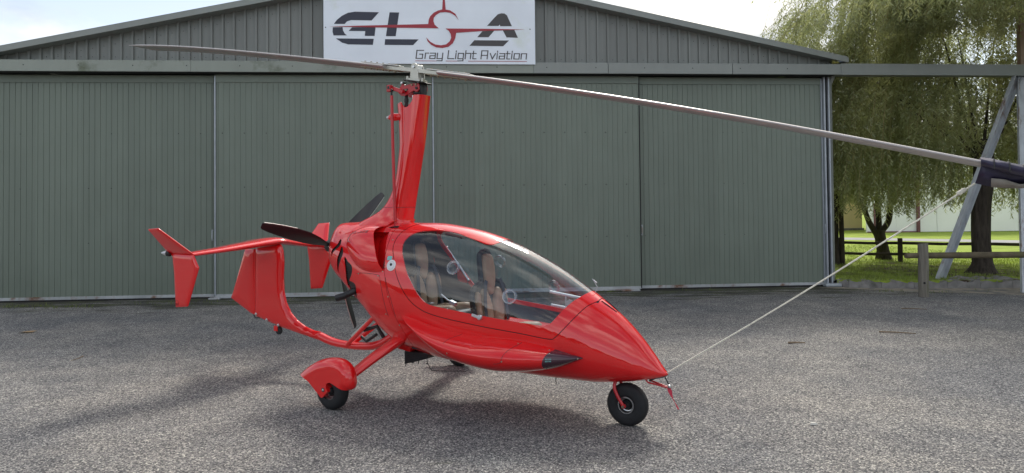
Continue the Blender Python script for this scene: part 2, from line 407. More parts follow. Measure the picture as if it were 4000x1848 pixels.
# rear cowling behind the bulkhead joint
BULK = [(.168,1.70),(.168,1.40),(.181,1.333),(.194,1.208),(.22,1.084),(.26,.933),(.332,.738),(.384,.64),(.42,.55),(.44,.2),(-2,.2),(-2,1.7)]
UVb, f_rear, f_fr = clip(UVa, f_rest, lambda q: sdf(xz(q), np.array(BULK))-(-.0022))
UVb, f_jg, f_fr = clip(UVb, f_fr, lambda q: sdf(xz(q), np.array(BULK))-.0022)
patch('joint_strip', UVb, f_jg, off(-.004), M['dark'], gy, N=bodyN)
fus = patch('fuselage', UVb, f_fr, body, M['red'], gy, N=bodyN)
# engine cowling: air scoops and slots are cut out of it
OUTL = [(.15,1.462),(.03,1.456),(-.126,1.457),(-.212,1.439),(-.275,1.40),(-.312,1.34),(-.303,1.29),(-.238,1.215),(-.146,1.137),(-.061,1.091),(.037,1.071),(.142,1.066),(.20,1.080)]
OPEN = [(.205,1.088),(.185,1.119),(.124,1.216),(.062,1.306),(.012,1.375),(.010,1.41),(.045,1.435),(.10,1.449),(.15,1.458)]
INNER = [(.207,1.089),(.206,1.145),(.186,1.236),(.152,1.332),(.130,1.399),(.130,1.441),(.15,1.460)]
def rs(L, n=5): return spline(L, n, closed=False)
REC = np.vstack([rs(OUTL), rs(INNER)[1:-1]]); BUL = np.vstack([rs(OUTL), rs(OPEN)[1:-1]])
S1 = spline([(-.427,1.34),(-.395,1.312),(-.400,1.272),(-.46,1.236),(-.499,1.207),(-.513,1.172),(-.530,1.217),(-.493,1.256),(-.445,1.290)], 4)
S2 = spline([(-.369,1.273),(-.332,1.244),(-.325,1.201),(-.358,1.137),(-.392,1.086),(-.425,1.010),(-.424,1.082),(-.410,1.159),(-.382,1.223)], 4)
S3 = spline([(-.297,1.19),(-.235,1.143),(-.180,1.108),(-.180,1.047),(-.225,.985),(-.290,.905),(-.288,.981),(-.276,1.069),(-.288,1.142)], 4)
S4 = spline([(-.236,.970),(-.166,.962),(-.140,.93),(-.172,.838),(-.200,.822),(-.244,.850),(-.276,.895)], 4)
cur = f_rear
holes = []
for L in (REC, S1, S2, S3, S4):
    UVb, a, cur = clip(UVb, cur, lambda q, L=L: sdf(xz(q), L)); holes.append(a)
cowl = patch('engine_cowling', UVb, cur, body, M['red'], gy, .004, N=bodyN)
inn = rs(INNER)
UVd, FD = grid(np.linspace(-.40, .23, 80), np.concatenate([np.linspace(-.2, math.pi/2-.02, 90)]))
UVd2, FD2 = grid(np.linspace(-.40, .23, 80), np.linspace(math.pi/2+.02, math.pi+.2, 90))
for U_, F_ in ((UVd, FD), (UVd2, FD2)):
    U1, a, _ = clip(U_, F_, lambda q: sdf(xz(q), REC))
    rec = lambda q: -np.minimum(.085, .010+.55*np.maximum(0, np.clip(seg_dist(xz(q), inn), 0, 1)))*np.clip(seg_dist(xz(q), rs(OUTL))/.03, .05, 1)
    patch('scoop_duct', U1, a, off(rec), M['red'], cowl)
    U2, b, _ = clip(U_, F_, lambda q: sdf(xz(q), BUL))
    ol = rs(OUTL)[4:]
    bul = lambda q: .002+.050*(1-(1-np.clip(seg_dist(xz(q), ol)/.115, 0, 1))**2)**.8
    patch('air_scoop', U2, b, off(bul), M['red'], cowl, .006)
for k, h in enumerate(holes[1:4]):
    for sgn in (1, -1):
        hh = [f for f in h if np.cos(UVb[f[0], 1])*sgn > 0]
        g = patch('vent_grille', UVb, hh, off(-.012), M['carbon'], cowl, N=bodyN)
for sgn in (1, -1):
    hh = [f for f in holes[4] if np.cos(UVb[f[0], 1])*sgn > 0]
    patch('exhaust_plate', UVb, hh, off(-.006), M['black'], cowl, N=bodyN)
# louvre ribs in the slots
mb = MB()
for L in (S1, S2, S3):
    c = L.mean(0); zs_ = np.linspace(L[:, 1].min(), L[:, 1].max(), 15)[1:-1]
    for z in zs_:
        hits = []
        for i in range(len(L)):
            a, b = L[i], L[(i+1) % len(L)]
            if (a[1]-z)*(b[1]-z) < 0: hits.append(a[0]+(b[0]-a[0])*(z-a[1])/(b[1]-a[1]))
        if len(hits) >= 2:
            for sd in (-1, 1):
                p, n = on_skin(min(hits), z, sd, -.006); p2, n2 = on_skin(max(hits), z, sd, -.006)
                mb.tube([p, p2], .0022, 6)
mb.build('grille_ribs', M['black'], cowl, 40, kind='stuff')
# rear face of the cowl
patch('rear_bulkhead', *(lambda U: (U[0], U[1]))(grid(np.linspace(0.02, 1, 6), np.linspace(0, 2*math.pi, 49))),
      lambda q: np.stack([np.full(len(q), -.655), -.105*q[:, 0]*np.cos(q[:, 1]), 1.215+.14*q[:, 0]*np.sin(q[:, 1])], 1), M['dark'], cowl)
# thin panel joints and screws on the skin
def joint(pts, name='panel_joint', w=.0016, parent=None, side=-1):
    L = rs(pts, 8); m = MB(); P = [on_skin(x, z, side, .0002) for x, z in L]
    m.tube([p for p, n in P], w, 6); return m.build(name, M['dark'], parent or fus, 60)
for sd in (-1, 1):
    joint([(-.113,1.05),(-.02,1.056),(.08,1.054),(.170,1.046)], parent=cowl, side=sd)
    joint([(.172,1.044),(.194,.962),(.23,.83),(.262,.706)], parent=cowl, side=sd)
    joint([(.24,1.03),(.272,.94),(.312,.85),(.340,.76),(.352,.713)], side=sd)
    for (x, z) in [(-.087,1.047),(.155,1.040),(.236,.725),(.279,.874),(.377,.642),(-.068,1.105),(.201,1.080),(.222,1.114),(.215,1.338)]:
        p, n = on_skin(x, z, sd); m = MB(); m.lathe([(.0001,.003),(.005,.0028),(.0065,.0005),(.0065,-.002)], p, n, 10); m.build('screw', M['bolt'], fus, 50)
# fuel cap and sticker on the starboard side
p, n = on_skin(.285, 1.131)
m = MB(); m.lathe([(.0001,.004),(.040,.004),(.047,.0025),(.0485,-.003)], p, n, 36); cap = m.build('fuel_cap', M['white'], fus, 40)
m = MB(); m.lathe([(.0001,.0062),(.034,.0062),(.036,.004)], p, n, 32); m.build('cap_lock', M['silver'], cap, 40)
m = MB(); m.lathe([(.0001,.010),(.010,.010),(.012,.006)], p+Vector((0, 0, .006)), n, 16); m.box(p.x-.004, p.x+.004, p.y-.009, p.y, p.z-.030, p.z-.012); m.build('cap_key', M['black'], cap, 40)
UVs, fs_, _ = clip(*grid(np.linspace(.2, .3, 12), np.linspace(.3, 1.1, 40)), lambda q: np.maximum(np.maximum(.225-q[:, 0], q[:, 0]-.278), np.maximum(1.172-body(q)[:, 2], body(q)[:, 2]-1.206)))
patch('label_sticker', UVs, fs_, off(.0012), M['sticker'], fus, N=bodyN)
# faint lettering on the scoop: strokes laid on the skin
def strokes_on_skin(strokes, x0, z0, sx, sz, name, m_, w=.0022, d=.053, parent=None):
    mbx = MB()
    for st in strokes:
        P = [on_skin(x0+a*sx, z0+b*sz, -1, d)[0] for a, b in st]; mbx.tube(P, w, 6)
    return mbx.build(name, m_, parent or cowl, 60)

M['faint'] = mat('faded_grey_print', (.40, .16, .17), .5)
strokes_on_skin([[(0,.9),(-.35,0),(-.40,-1.2),(-.15,-2.0),(.5,-1.9)], [(.1,.9),(.9,.95)], [(.1,.6),(.9,.6)], [(1.15,.7),(1.6,.8)], [(1.75,1.1),(2.2,1.15)], [(1.75,.8),(2.2,.85)], [(2.35,1.25),(2.9,1.3)], [(2.35,.85),(2.8,.9)], [(3.05,1.3),(3.7,1.35)], [(3.05,1.05),(3.55,1.1)], [(3.05,.8),(3.6,.85)]], -.225, 1.345, .048, .026, 'faded_marking', M['faint'], w=.0028, d=.0525)
# ---- cabin interior: lining, floor, dash
UVi2, FI2 = grid(np.linspace(.185, 2.0, 75), ths)
UVi2, inner_, outer_ = clip(UVi2, FI2, lambda q: sdf(xz(q), GLASS)-.036)
low = [f for f in outer_ if np.mean([body(UVi2[[i]])[0, 2] for i in f]) < .93 or body(UVi2[[f[0]]])[0, 0] < .42]
patch('cabin_lining', UVi2, low, off(-.014), M['dark'], gy, N=lambda q: -bodyN(q))
m = MB(); sec = body(np.stack([np.full(64, .195), np.linspace(0, 2*math.pi, 64, endpoint=False)], 1))
m.add([(x, y*.97, 1.0+(z-1.0)*.975) for x, y, z in sec], [tuple(range(64))]); m.build('cabin_bulkhead', M['dark'], gy)
m = MB(); sec = body(np.stack([np.full(40, 1.80), np.linspace(-math.pi, 0, 40)], 1))
m.box(.40, 1.55, -.24, .24, .43, .45); m.build('cabin_floor', M['dark'], gy)
m = MB(); m.loft([[(1.70+.05*c, y*.96, z) for (y, z, c) in [(-.20,.52,0),(-.235,.64,0),(-.19,.715,.3),(0,.74,.6),(.19,.715,.3),(.235,.64,0),(.20,.52,0)]], [(1.97, y*.72, z-.0) for (y, z, c) in [(-.17,.52,0),(-.205,.62,0),(-.16,.735,.3),(0,.77,.6),(.16,.735,.3),(.205,.62,0),(.17,.52,0)]]]); m.build('instrument_panel', M['black'], gy, 30, .01)
# light bars of the map holder on the panel
hold = MB(); hold.tube([(1.52,.13,.925),(1.80,.13,.888)], .011, 8); hold.tube([(1.53,.13,.820),(1.70,.13,.802)], .010, 8); hold.build('map_holder_bar', M['white'], gy, 40)
hold = MB(); hold.tube([(1.66,.13,.905),(1.66,.13,.80),(1.68,.13,.765)], .006, 8); hold.lathe([(.0001,.012),(.028,.012),(.03,.0),(.028,-.012),(.0001,-.012)], (1.71,.10,.845), (.3,-1,0), 20); hold.build('map_holder_stem', M['silver'], gy, 40)

def ring(c, nrm, r0, r1, h, name, m_, parent):
    k = MB(); k.lathe([(r0,0),(r0,h),(r0+(r1-r0)*.5,h*1.25),(r1,h),(r1,-.004),(r0,-.004)], c, nrm, 36); return k.build(name, m_, parent, 40)
for sd in (-1, 1):
    for (x, z) in ((.914,1.134),(1.437,.936)):
        p, n = on_skin(x, z, sd, 0)
        rg = ring(p, n, .040, .058, .010, 'vent_window', M['clear'], glass)
        k = MB(); k.lathe([(.0001,.014),(.040,.012)], p, n, 32); k.build('vent_disc', M['glass'], rg, 60)
# latch on the canopy sill
p, n = on_skin(1.205, .772); t = Vector((-1, 0, .26)).normalized()
m = MB(); m.lathe([(.0001,.024),(.017,.023),(.019,.018),(.019,-.002)], p, n, 20)
m.obox(p+n*.018+t*.032, t*.036, n*.005, n.cross(t)*.011); m.build('canopy_latch', M['silver'], gy, 40, .003)
# gas strut of the far canopy side
m = MB(); m.tube([(.345,.34,1.245),(.47,.35,1.09)], .006, 8); m.tube([(.45,.349,1.115),(.565,.36,.955)], .010, 10)
m.lathe([(.0001,.01),(.012,.006),(.012,-.006),(.0001,-.01)], (.345,.34,1.245), (0,1,0), 12); m.lathe([(.0001,.01),(.012,.006),(.012,-.006),(.0001,-.01)], (.565,.36,.955), (0,1,0), 12)
m.build('gas_strut', M['steel'], gy, 40)
# black hinge pieces under the roof edge
p, n = on_skin(.70, 1.405, -1, -.02); p2, _ = on_skin(.86, 1.375, -1, -.02)
m = MB(); m.tube([p, p2], .008, 8); m.build('roof_hinge', M['black'], gy, 40)

# ---- seats
def seat(x0, z0, lean, sc=1.0):
    st = empty('seat', (x0, 0, z0), 0, gy)
    up = Vector((-lean, 0, 1)).normalized(); fw = Vector((up.z, 0, -up.x)); ey = Vector((0, -1, 0))
    half = [(0,.640),(.050,.632),(.076,.59),(.083,.50),(.094,.42),(.175,.385),(.226,.34),(.232,.22),(.205,.08),(.20,0)]
    out = [(a*sc, b*sc) for a, b in half] + [(-a*sc, b*sc) for a, b in half[::-1][:-1]]
    pillow('seat_shell', out, (0, 0, 0), ey, up, fw, .028, .05, M['black'], st, .014, smooth_poly=3)
    # the raised rim of the shell
    rim = spline(out, 4); k = MB(); k.tube([Vector((0, 0, 0))+ey*a+up*b+fw*.022 for a, b in rim], .011, 8, ry=.018); k.build('shell_rim', M['black'], st, 50)
    f0 = fw*.030
    def pad(pl, h=.035, r=.035, name='seat_pad', d=.0):
        pillow(name, [(a*sc, b*sc) for a, b in pl], f0+fw*d, ey, up, fw, h, r, M['tan'], st, .010, both=False, smooth_poly=5)
    pad([(0,.612),(.052,.600),(.072,.53),(.066,.42),(.030,.325),(0,.295),(-.030,.325),(-.066,.42),(-.072,.53),(-.052,.600)], .045, .05, 'head_pad')
    for s in (-1, 1):
        pad([(s*.012,.15),(s*.022,.25),(s*.065,.335),(s*.115,.345),(s*.150,.27),(s*.140,.12),(s*.090,.02),(s*.035,.02)])
        pad([(s*.158,.31),(s*.190,.335),(s*.215,.28),(s*.205,.18),(s*.178,.09),(s*.160,.16)], .030, .022)
        k = MB()
        L = [(s*.098,.41),(s*.128,.335),(s*.148,.2),(s*.150,.06),(s*.17,-.04)]
        for (a, b), (c, d) in zip(L, L[1:]):
            p = ey*a*sc+up*b*sc+fw*.075; q = ey*c*sc+up*d*sc+fw*.075; t = (q-p)
            k.obox((p+q)/2, t*.51, fw*.0025, t.normalized().cross(fw)*.019)
        k.build('harness_strap', M['strap'], st, 40)
    # seat pan with bolsters
    pan = [(-.20,0),(.20,0),(.215,.22),(.19,.40),(-.19,.40),(-.215,.22)]
    fx = Vector((1, 0, .10)).normalized(); fz = Vector((-.10, 0, 1)).normalized()
    pillow('seat_pan', [(a*sc, b*sc) for a, b in pan], fx*.02+fz*-.03, ey, fx, fz, .05, .06, M['black'], st, .016, smooth_poly=3)
    for s in (-1, 1):
        pillow('thigh_pad', [(s*.03*sc,.07),(s*.10*sc,.03),(s*.185*sc,.06),(s*.195*sc,.25),(s*.16*sc,.37),(s*.07*sc,.36),(s*.035*sc,.22)], fx*.02+fz*.015, ey, fx, fz, .055, .05, M['tan'], st, .012, both=False, smooth_poly=5)
    k = MB(); k.obox(fx*.10+fz*.09+Vector((0,-.05,0)), fx*.022, Vector((0, .026, 0)), fz*.006); k.build('buckle', M['silver'], st, 30, .003)
    return st
seat(1.045, .570, .13, 1.07)
seat(.365, .690, .17, 1.0)
# rear buckle and lever that catch the light near the sill
m = MB(); m.obox((.80,-.20,.83), Vector((.028,0,-.01)), Vector((0,.02,0)), Vector((.004,0,.014))); m.build('belt_buckle', M['silver'], gy, 30, .004)
m = MB(); m.tube([(.71,-.24,.90),(.76,-.22,.855),(.80,-.21,.835)], .007, 8); m.build('throttle_lever', M['silver'], gy, 40)

# ---- storage pods with dark front lenses, one each side
PX = np.array([.455,.50,.60,.80,.95,1.10,1.35,1.55,1.70,1.82,1.92,1.98,2.0])
PO = np.array([.435,.470,.527,.575,.592,.598,.587,.560,.515,.455,.375,.312,.286])
PT = np.array([.735,.731,.724,.706,.692,.680,.660,.636,.612,.590,.560,.535,.522])
PB = np.array([.728,.706,.636,.488,.420,.382,.360,.378,.402,.432,.470,.500,.512])
def pod_s(sd):
    def f(q):
        x, th = q[:, 0], q[:, 1]
        yo = pchip(PX, PO, x); zt = pchip(PX, PT, x); zb = pchip(PX, PB, x)
        w = pchip(ST[:, 0], ST[:, 3], x); yi = np.minimum(w*.50, yo-.06)
        zc = zb+(zt-zb)*.52; yc = yi
        c = np.cos(th); s = np.sin(th); n = np.where(s > 0, 1.35+.75*np.clip((x-1.2)/.5, 0, 1), 2.2)
        cc = np.sign(c)*np.abs(c)**(2/n); ss = np.sign(s)*np.abs(s)**(2/n)
        z = np.where(s > 0, zc+(zt-zc)*ss, zc+(zc-zb)*ss)
        # the shelf along the upper edge
        y = yc+(yo-yc)*cc
        z = z-.012*np.exp(-((th-.95)/.22)**2)*np.clip((x-.5)/.2, 0, 1)
        return np.stack([x, sd*y, z], 1)
    return f
for sd in (-1, 1):
    U0, F0 = grid(np.linspace(.456, 1.999, 110), np.linspace(-math.pi, math.pi, 96))
    lensf = lambda q: (1.775+.03*np.sin(q[:, 1]))-q[:, 0]
    U1, fl, fp = clip(U0, F0, lensf)
    S_ = pod_s(sd)
    pod = patch('storage_pod', U1, fp, S_, M['red'], gy, flip=sd)
    ln = patch('position_light', U1, fl, S_, M['lens'], pod, flip=sd)
    k = MB()
    def pp(x, th): return Vector(S_(np.array([[x, th]]))[0])
    k.tube([pp(a, b) for a, b in rs([(1.02,1.15),(1.03,.85),(.985,.55),(.97,.30)], 8)], .0016, 6)
    k.tube([pp(a, b) for a, b in rs([(1.05,1.18),(1.25,1.16),(1.5,1.12),(1.545,1.08),(1.54,.8),(1.50,.3),(1.48,-.15),(1.42,-.25)], 8)], .0016, 6)
    k.build('lid_joint', M['dark'], pod, 60)
    for a, b in ((1.05,1.0),(1.53,.95),(1.49,-.1),(1.02,-.2),(1.775,.9),(1.775,-.8),(1.975,0.)):
        p = pp(a, b); e = 1e-3; n = (pp(a+e, b)-pp(a-e, b)).cross(pp(a, b+e)-pp(a, b-e)).normalized()
        if n.y*sd < 0: n = -n
        q = MB(); q.lathe([(.0001,.003),(.005,.0028),(.0062,.0005),(.0062,-.002)], p, n, 10); q.build('screw', M['bolt'], pod, 50)
    # the small emitters behind the lens
    k = MB()
    for i in range(5):
        for j in range(2):
            p = pp(1.795+.008*i, .12-.16*j); k.obox(p+Vector((0, sd*.0012, 0)), Vector((.0022, 0, 0)), Vector((0, .001, 0)), Vector((0, 0, .0045)))
    k.build('light_emitters', M['sticker'], ln)

# ---- mast fairing: hollow, cut open at the top
MZ = np.array([1.40,1.44,1.50,1.55,1.60,1.67,1.75,1.865,2.0,2.18,2.36,2.45,2.56,2.64])
MR = np.array([-.56,-.45,-.315,-.19,-.10,-.030,.020,.065,.088,.110,.102,.095,.080,.070])
MF = np.array([.235,.205,.186,.197,.212,.226,.244,.270,.298,.337,.368,.382,.398,.410])
MW = np.array([.19,.165,.135,.118,.108,.100,.095,.091,.089,.087,.086,.086,.086,.086])
def mast(q):
    z, th = q[:, 0], q[:, 1]
    r = pchip(MZ, MR, z); f = pchip(MZ, MF, z); w = pchip(MZ, MW, z)
    c = np.cos(th); s = np.sin(th); k = 2/3.4
    cx = np.sign(c)*np.abs(c)**k; sy = np.sign(s)*np.abs(s)**k
    x = (r+f)/2+(f-r)/2*cx; u = (x-r)/(f-r)
    y = w*sy*(.72+.28*np.clip(u/.55, 0, 1)**.8)
    y = y-np.sign(y)*.005*np.exp(-((u-.36)/.018)**2)*np.clip((z-1.62)/.1, 0, 1)
    return np.stack([x, y, z], 1)
CUT = rs([(.02,2.50),(.095,2.529),(.148,2.543),(.166,2.541),(.177,2.518),(.201,2.497),(.235,2.492),(.27,2.514),(.299,2.553),(.314,2.590),(.40,2.590),(.46,2.590)], 4)
CUT = np.vstack([CUT, [(.46,1.0),(-1,1.0),(-1,2.50)]])
U0, F0 = grid(np.linspace(1.40, 2.64, 130), np.linspace(0, 2*math.pi, 145))
U0, fm, _ = clip(U0, F0, lambda q: sdf(mast(q)[:, [0, 2]], CUT))
mastf = patch('mast_fairing', U0, fm, mast, M['red'], gy, .006, flip=-1)
k = MB(); L = [Vector(mast(np.array([[1.615, t]]))[0])*1.0 for t in np.linspace(0, 2*math.pi, 80)]
k.tube(L, .0016, 6); k.build('panel_joint', M['dark'], mastf, 60)
# strobe bump behind the mast
m = MB(); m.lathe([(.0001,.075),(.018,.068),(.030,.045),(.034,.015),(.032,-.02),(.02,-.06),(.0001,-.07)], (.085,-.055,2.418), (-1,-.12,0), 24)
sb = m.build('strobe_fairing', M['red'], mastf, 60)
m = MB(); m.lathe([(.0001,.100),(.010,.094),(.016,.078),(.018,.066)], (.085,-.055,2.418), (-1,-.12,0), 20); m.build('strobe_lamp', M['silver'], sb, 60)
# inner mast tube and red control rods
m = MB(); m.obox((.285,0,2.42), Vector((.028,0,0)), Vector((0,.03,0)), Vector((.02,0,.25))); m.build('mast_tube', M['red_matt'], gy, 30, .006)
m = MB(); m.tube([(.163,0,2.62),(.163,0,2.44)], [.016,.016], 12); m.tube([(.163,0,2.58),(.163,0,2.55)], .021, 12); m.tube([(.163,0,2.53),(.163,0,2.50)], .019, 12); m.build('trim_spring', M['black'], gy, 40)
m = MB(); m.tube([(.262,-.03,2.60),(.268,-.03,2.52)], .007, 8); m.build('trim_link', M['steel'], gy, 40)
m = MB(); m.tube([(.096,-.12,2.60),(.104,-.12,2.2),(.128,-.12,1.455)], .0135, 12); rod = m.build('control_rod', M['red_matt'], gy, 40)
m = MB(); m.tube([(.095,-.12,2.635),(.096,-.12,2.60)], [.009,.006], 10); m.lathe([(.0001,.014),(.015,.009),(.015,-.009),(.0001,-.014)], (.094,-.12,2.645), (0,1,0), 16); m.build('rod_end', M['black'], rod, 40); m = MB(); m.tube([(.128,-.12,1.46),(.129,-.12,1.40)], .008, 8); m.build('rod_end', M['black'], rod, 40)
m = MB(); p, n = on_skin(.13, 1.443, -1, .002); e = Vector((0, 1, 0)).cross(n).normalized(); m.obox(p, Vector((.05, 0, 0)), n*.003, n.cross(Vector((1, 0, 0)))*.013); m.build('rod_gaiter', M['black'], cowl)

# ---- rotor head
rh = empty('rotor_head', (.27, 0, 2.72), 0, gy)
def H(x, z): return (x-.27, z-2.72)
for y in (-.062, .05):
    k = MB(); k.prism([H(*p) for p in [(.130,2.627),(.143,2.669),(.170,2.705),(.186,2.712),(.196,2.684),(.213,2.687),(.283,2.698),(.350,2.694),(.358,2.686),(.36,2.639),(.34,2.620),(.318,2.622),(.300,2.634),(.262,2.618),(.224,2.602),(.189,2.596),(.16,2.601)]], (0, y, 0), (1, 0, 0), (0, 0, 1), (0, 1, 0), -.006, .006); k.build('cheek_plate', M['red_matt'], rh, 30, .002)
k = MB(); k.prism([H(*p) for p in [(.177,2.648),(.192,2.655),(.236,2.657),(.240,2.648),(.219,2.630),(.191,2.619),(.177,2.630)]], (0, -.0695, 0), (1, 0, 0), (0, 0, 1), (0, 1, 0), -.0005, .001); k.build('plate_slot', M['black'], rh)
k = MB(); k.box(-.075, -.045, -.071, -.069, -.082, -.068); k.build('bearing_end', M['brass'], rh, 30, .004)
k = MB(); k.box(.005, .095, -.05, .045, -.115, -.02); k.build('pivot_block', M['black'], rh, 30, .008)
k = MB(); k.tube([(.06,0,-.13),(.06,0,-.04)], .045, 20); k.build('universal_joint', M['black'], rh, 40)
for a, b in ((.285,2.684),(.33,2.683)):
    k = MB(); k.lathe([(.0001,.008),(.008,.008),(.010,.004),(.010,0)], (a-.27, -.068, b-2.72), (0, -1, 0), 6); k.build('bolt', M['brass'], rh)
k = MB(); k.lathe([(.0001,.010),(.012,.010),(.014,.004),(.014,0)], (.335-.27, -.068, 2.652-2.72), (0, -1, 0), 6); k.build('bolt', M['black'], rh)
k = MB(); k.obox((-.115,-.10,-.075), Vector((.055,0,-.020)), Vector((0,.012,0)), Vector((.006,0,.016))); k.obox((-.196,-.118,-.055), Vector((.021,0,0)), Vector((0,.02,0)), Vector((0,0,.030))); k.box(-.085,-.06,-.11,-.05,-.10,-.075); k.build('control_arm', M['red_matt'], rh, 30, .004)
k = MB(); k.box(-.207, -.184, -.1405, -.137, -.062, -.037); k.build('arm_cap', M['black'], rh, 30, .003)
k = MB(); k.box(-.10, .04, -.045, .045, -.062, -.05); k.lathe([(.0001,.02),(.011,.018),(.012,-.03)], (-.085,-.075,-.012), (0,-1,0), 12); k.build('brake_caliper', M['steel'], rh, 30)
TILT = math.atan(.2); ta = Vector((math.cos(TILT), 0, -math.sin(TILT))); tn = Vector((math.sin(TILT), 0, math.cos(TILT)))
k = MB(); k.lathe([(.0001,.004),(.125,.004),(.128,.002),(.128,-.003),(.125,-.005),(.0001,-.005)], (.022,0,-.004), tn, 48); k.build('brake_disc', M['black'], rh, 40)
for a, b in ((-.05,-.08),(.07,-.08)):
    k = MB(); k.lathe([(.0001,-.008),(.008,-.007),(.008,-.004)], Vector((.022,b,-.004))+ta*a, tn, 10); k.build('disc_screw', M['steel'], rh)
c = Vector((.022,0,0))
for y in (-.042, .042):
    k = MB(); k.prism([(-.050,.008),(-.040,.115),(-.028,.150),(-.012,.158),(.012,.158),(.028,.150),(.040,.115),(.050,.008)], c+Vector((0, y, 0)), ta, (0, 0, 1), (0, 1, 0), -.007, .007); k.build('teeter_cheek', M['hubalu'], rh, 30, .003)
k = MB(); k.obox(c+Vector((0,0,.012)), ta*.065, Vector((0,.055,0)), tn*.010); k.obox(c+ta*.085+Vector((0,-.03,.020)), ta*.010, Vector((0,.014,0)), tn*.016); k.obox(c-ta*.085+Vector((0,-.03,.022)), ta*.010, Vector((0,.014,0)), tn*.016); k.build('teeter_base', M['hubalu'], rh, 30, .002)
k = MB(); k.lathe([(.0001,.062),(.010,.062),(.012,.056),(.012,-.056),(.010,-.062),(.0001,-.062)], c+Vector((0,0,.125)), (0,1,0), 16); k.build('teeter_bolt', M['steel'], rh, 40)
k = MB(); k.obox(c+Vector((0,.0,.128)), ta*.030, Vector((0,.034,0)), Vector((0,0,.020))); k.build('teeter_block', M['alu'], rh, 30, .004)

# ---- rotor: hub bar, two blades drooping towards their tips, bolts
rot = empty('rotor', (.27, 0, 2.815), 0, gy)
RS = np.array([-4.25,-4.16,-2.78,-1.75,-1.21,-.91,-.60,-.19,.24,.57,1.0,1.51,1.77,2.4,2.96,3.45,3.79,4.16,4.33])
RZ = np.array([.760,.748,.531,.358,.257,.194,.130,.034,-.052,-.117,-.196,-.303,-.366,-.527,-.669,-.796,-.888,-.986,-1.033])
def rz(s): return float(np.interp(s, RS, RZ))
rzf = np.poly1d(np.polyfit(RS, RZ, 5))
k = MB(); k.obox((.02,0,.0), ta*.37, Vector((0,.045,0)), tn*.017); k.build('hub_bar', M['hubalu'], rot, 30, .003)
AF = airfoil(18, .165)
for sg in (1, -1):
    s_ = np.concatenate([np.linspace(.30, 1, 8), np.linspace(1.2, 3.95, 14), np.linspace(4.0, 4.30 if sg > 0 else 4.23, 6)]); rings = []
    for i, s in enumerate(s_):
        z = float(rzf(sg*s)); dz = (float(rzf(sg*s+.02))-float(rzf(sg*s-.02)))/.04
        u = Vector((-dz, 0, 1)).normalized()
        c0 = .20; r = []
        tipk = 0. if s < s_[-1]-.24 or sg > 0 else (s-(s_[-1]-.24))/.24
        for a, b in AF:
            yy = -.10+a*c0
            y = yy
            if tipk > 0: y = -.10+(yy+.10)*(1-.97*tipk)
            r.append(Vector((sg*s, y, z-(y+.10)*(.15 if sg < 0 else .11)))+u*(b*c0*1.0*(1-.8*tipk)))
        rings.append(r)
    k = MB(); k.loft(rings); bl = k.build('rotor_blade', M['blade'], rot, 50)
    for zz in (.020, -.024):
        k = MB(); s0, s1 = .16, .60; z0, z1 = float(rzf(sg*s0)), float(rzf(sg*s1)); d = Vector((sg*(s1-s0), 0, z1-z0)); dn = Vector((-(z1-z0)/(s1-s0)*sg, 0, 1)).normalized()
        k.obox(Vector((sg*(s0+s1)/2, -.012, (z0+z1)/2))+dn*zz, d*.5, Vector((0,.045,0)), dn*.004); k.build('clamp_plate', M['alu'] if zz > 0 else M['brass'], rot, 30, .002)
    for i in range(6):
        s = .20+.072*i
        k = MB(); p = Vector((sg*s, -.035, float(rzf(sg*s))-.028)); k.lathe([(.0001,-.014),(.007,-.014),(.009,-.010),(.009,0)], p, (0,0,1), 8); k.lathe([(.0001,.060),(.008,.060),(.010,.056),(.010,.050)], p, (0,0,1), 8); k.build('bolt', M['brass'], rot)

# ---- pusher propeller
pr = empty('propeller', (-.735, 0, 1.255), 0, gy)
k = MB(); k.lathe([(.0001,-.10),(.03,-.095),(.055,-.07),(.068,-.03),(.07,.02),(.06,.06)], (0,0,0), (1,0,0), 32); k.build('propeller_hub', M['black'], pr, 40)
for ang in (165, 35, -71):
    a = R(ang); er = Vector((0, math.cos(a), math.sin(a))); et = -Vector((0, -math.sin(a), math.cos(a))); rings = []
    for r, ch, tw, of in [(.05,.06,70,0),(.12,.085,60,0),(.22,.125,46,.01),(.35,.150,34,.018),(.5,.145,26,.016),(.65,.125,20,.010),(.78,.098,17,.003),(.85,.075,15,0),(.868,.05,15,0)]:
        cdir = et*math.cos(R(tw))+Vector((1,0,0))*math.sin(R(tw)); nd = er.cross(cdir); q = []
        for u, b in airfoil(10, .16 if r < .2 else .11):
            q.append(er*r+cdir*((.38-u)*ch*.82+of)+nd*(b*ch*.82))
        rings.append(q)
    k = MB(); k.loft(rings); pb = k.build('propeller_blade', M['prop'], pr, 45)
    # metal strip on the outer leading edge
    k = MB(); P = []
    for r, ch, tw, of in [(.5,.145,26,.016),(.65,.125,20,.010),(.78,.098,17,.003),(.85,.075,15,0)]:
        cdir = et*math.cos(R(tw))+Vector((1,0,0))*math.sin(R(tw)); P.append(er*r+cdir*(.38*ch*.82+of-.001))
    k.tube(P, .004, 6); k.build('edge_strip', M['alu'], pb, 60)
# exhaust pipe
p, n = on_skin(-.20, .885); m = MB(); m.tube([p-n*.05, p+n*.03, p+n*.075+Vector((-.03,0,-.01)), p+n*.10+Vector((-.085,0,-.02))], .030, 18, caps=False); m.tube([p+n*.10+Vector((-.085,0,-.02)), p+n*.05], .026, 16); m.build('exhaust_pipe', M['black'], gy, 45)

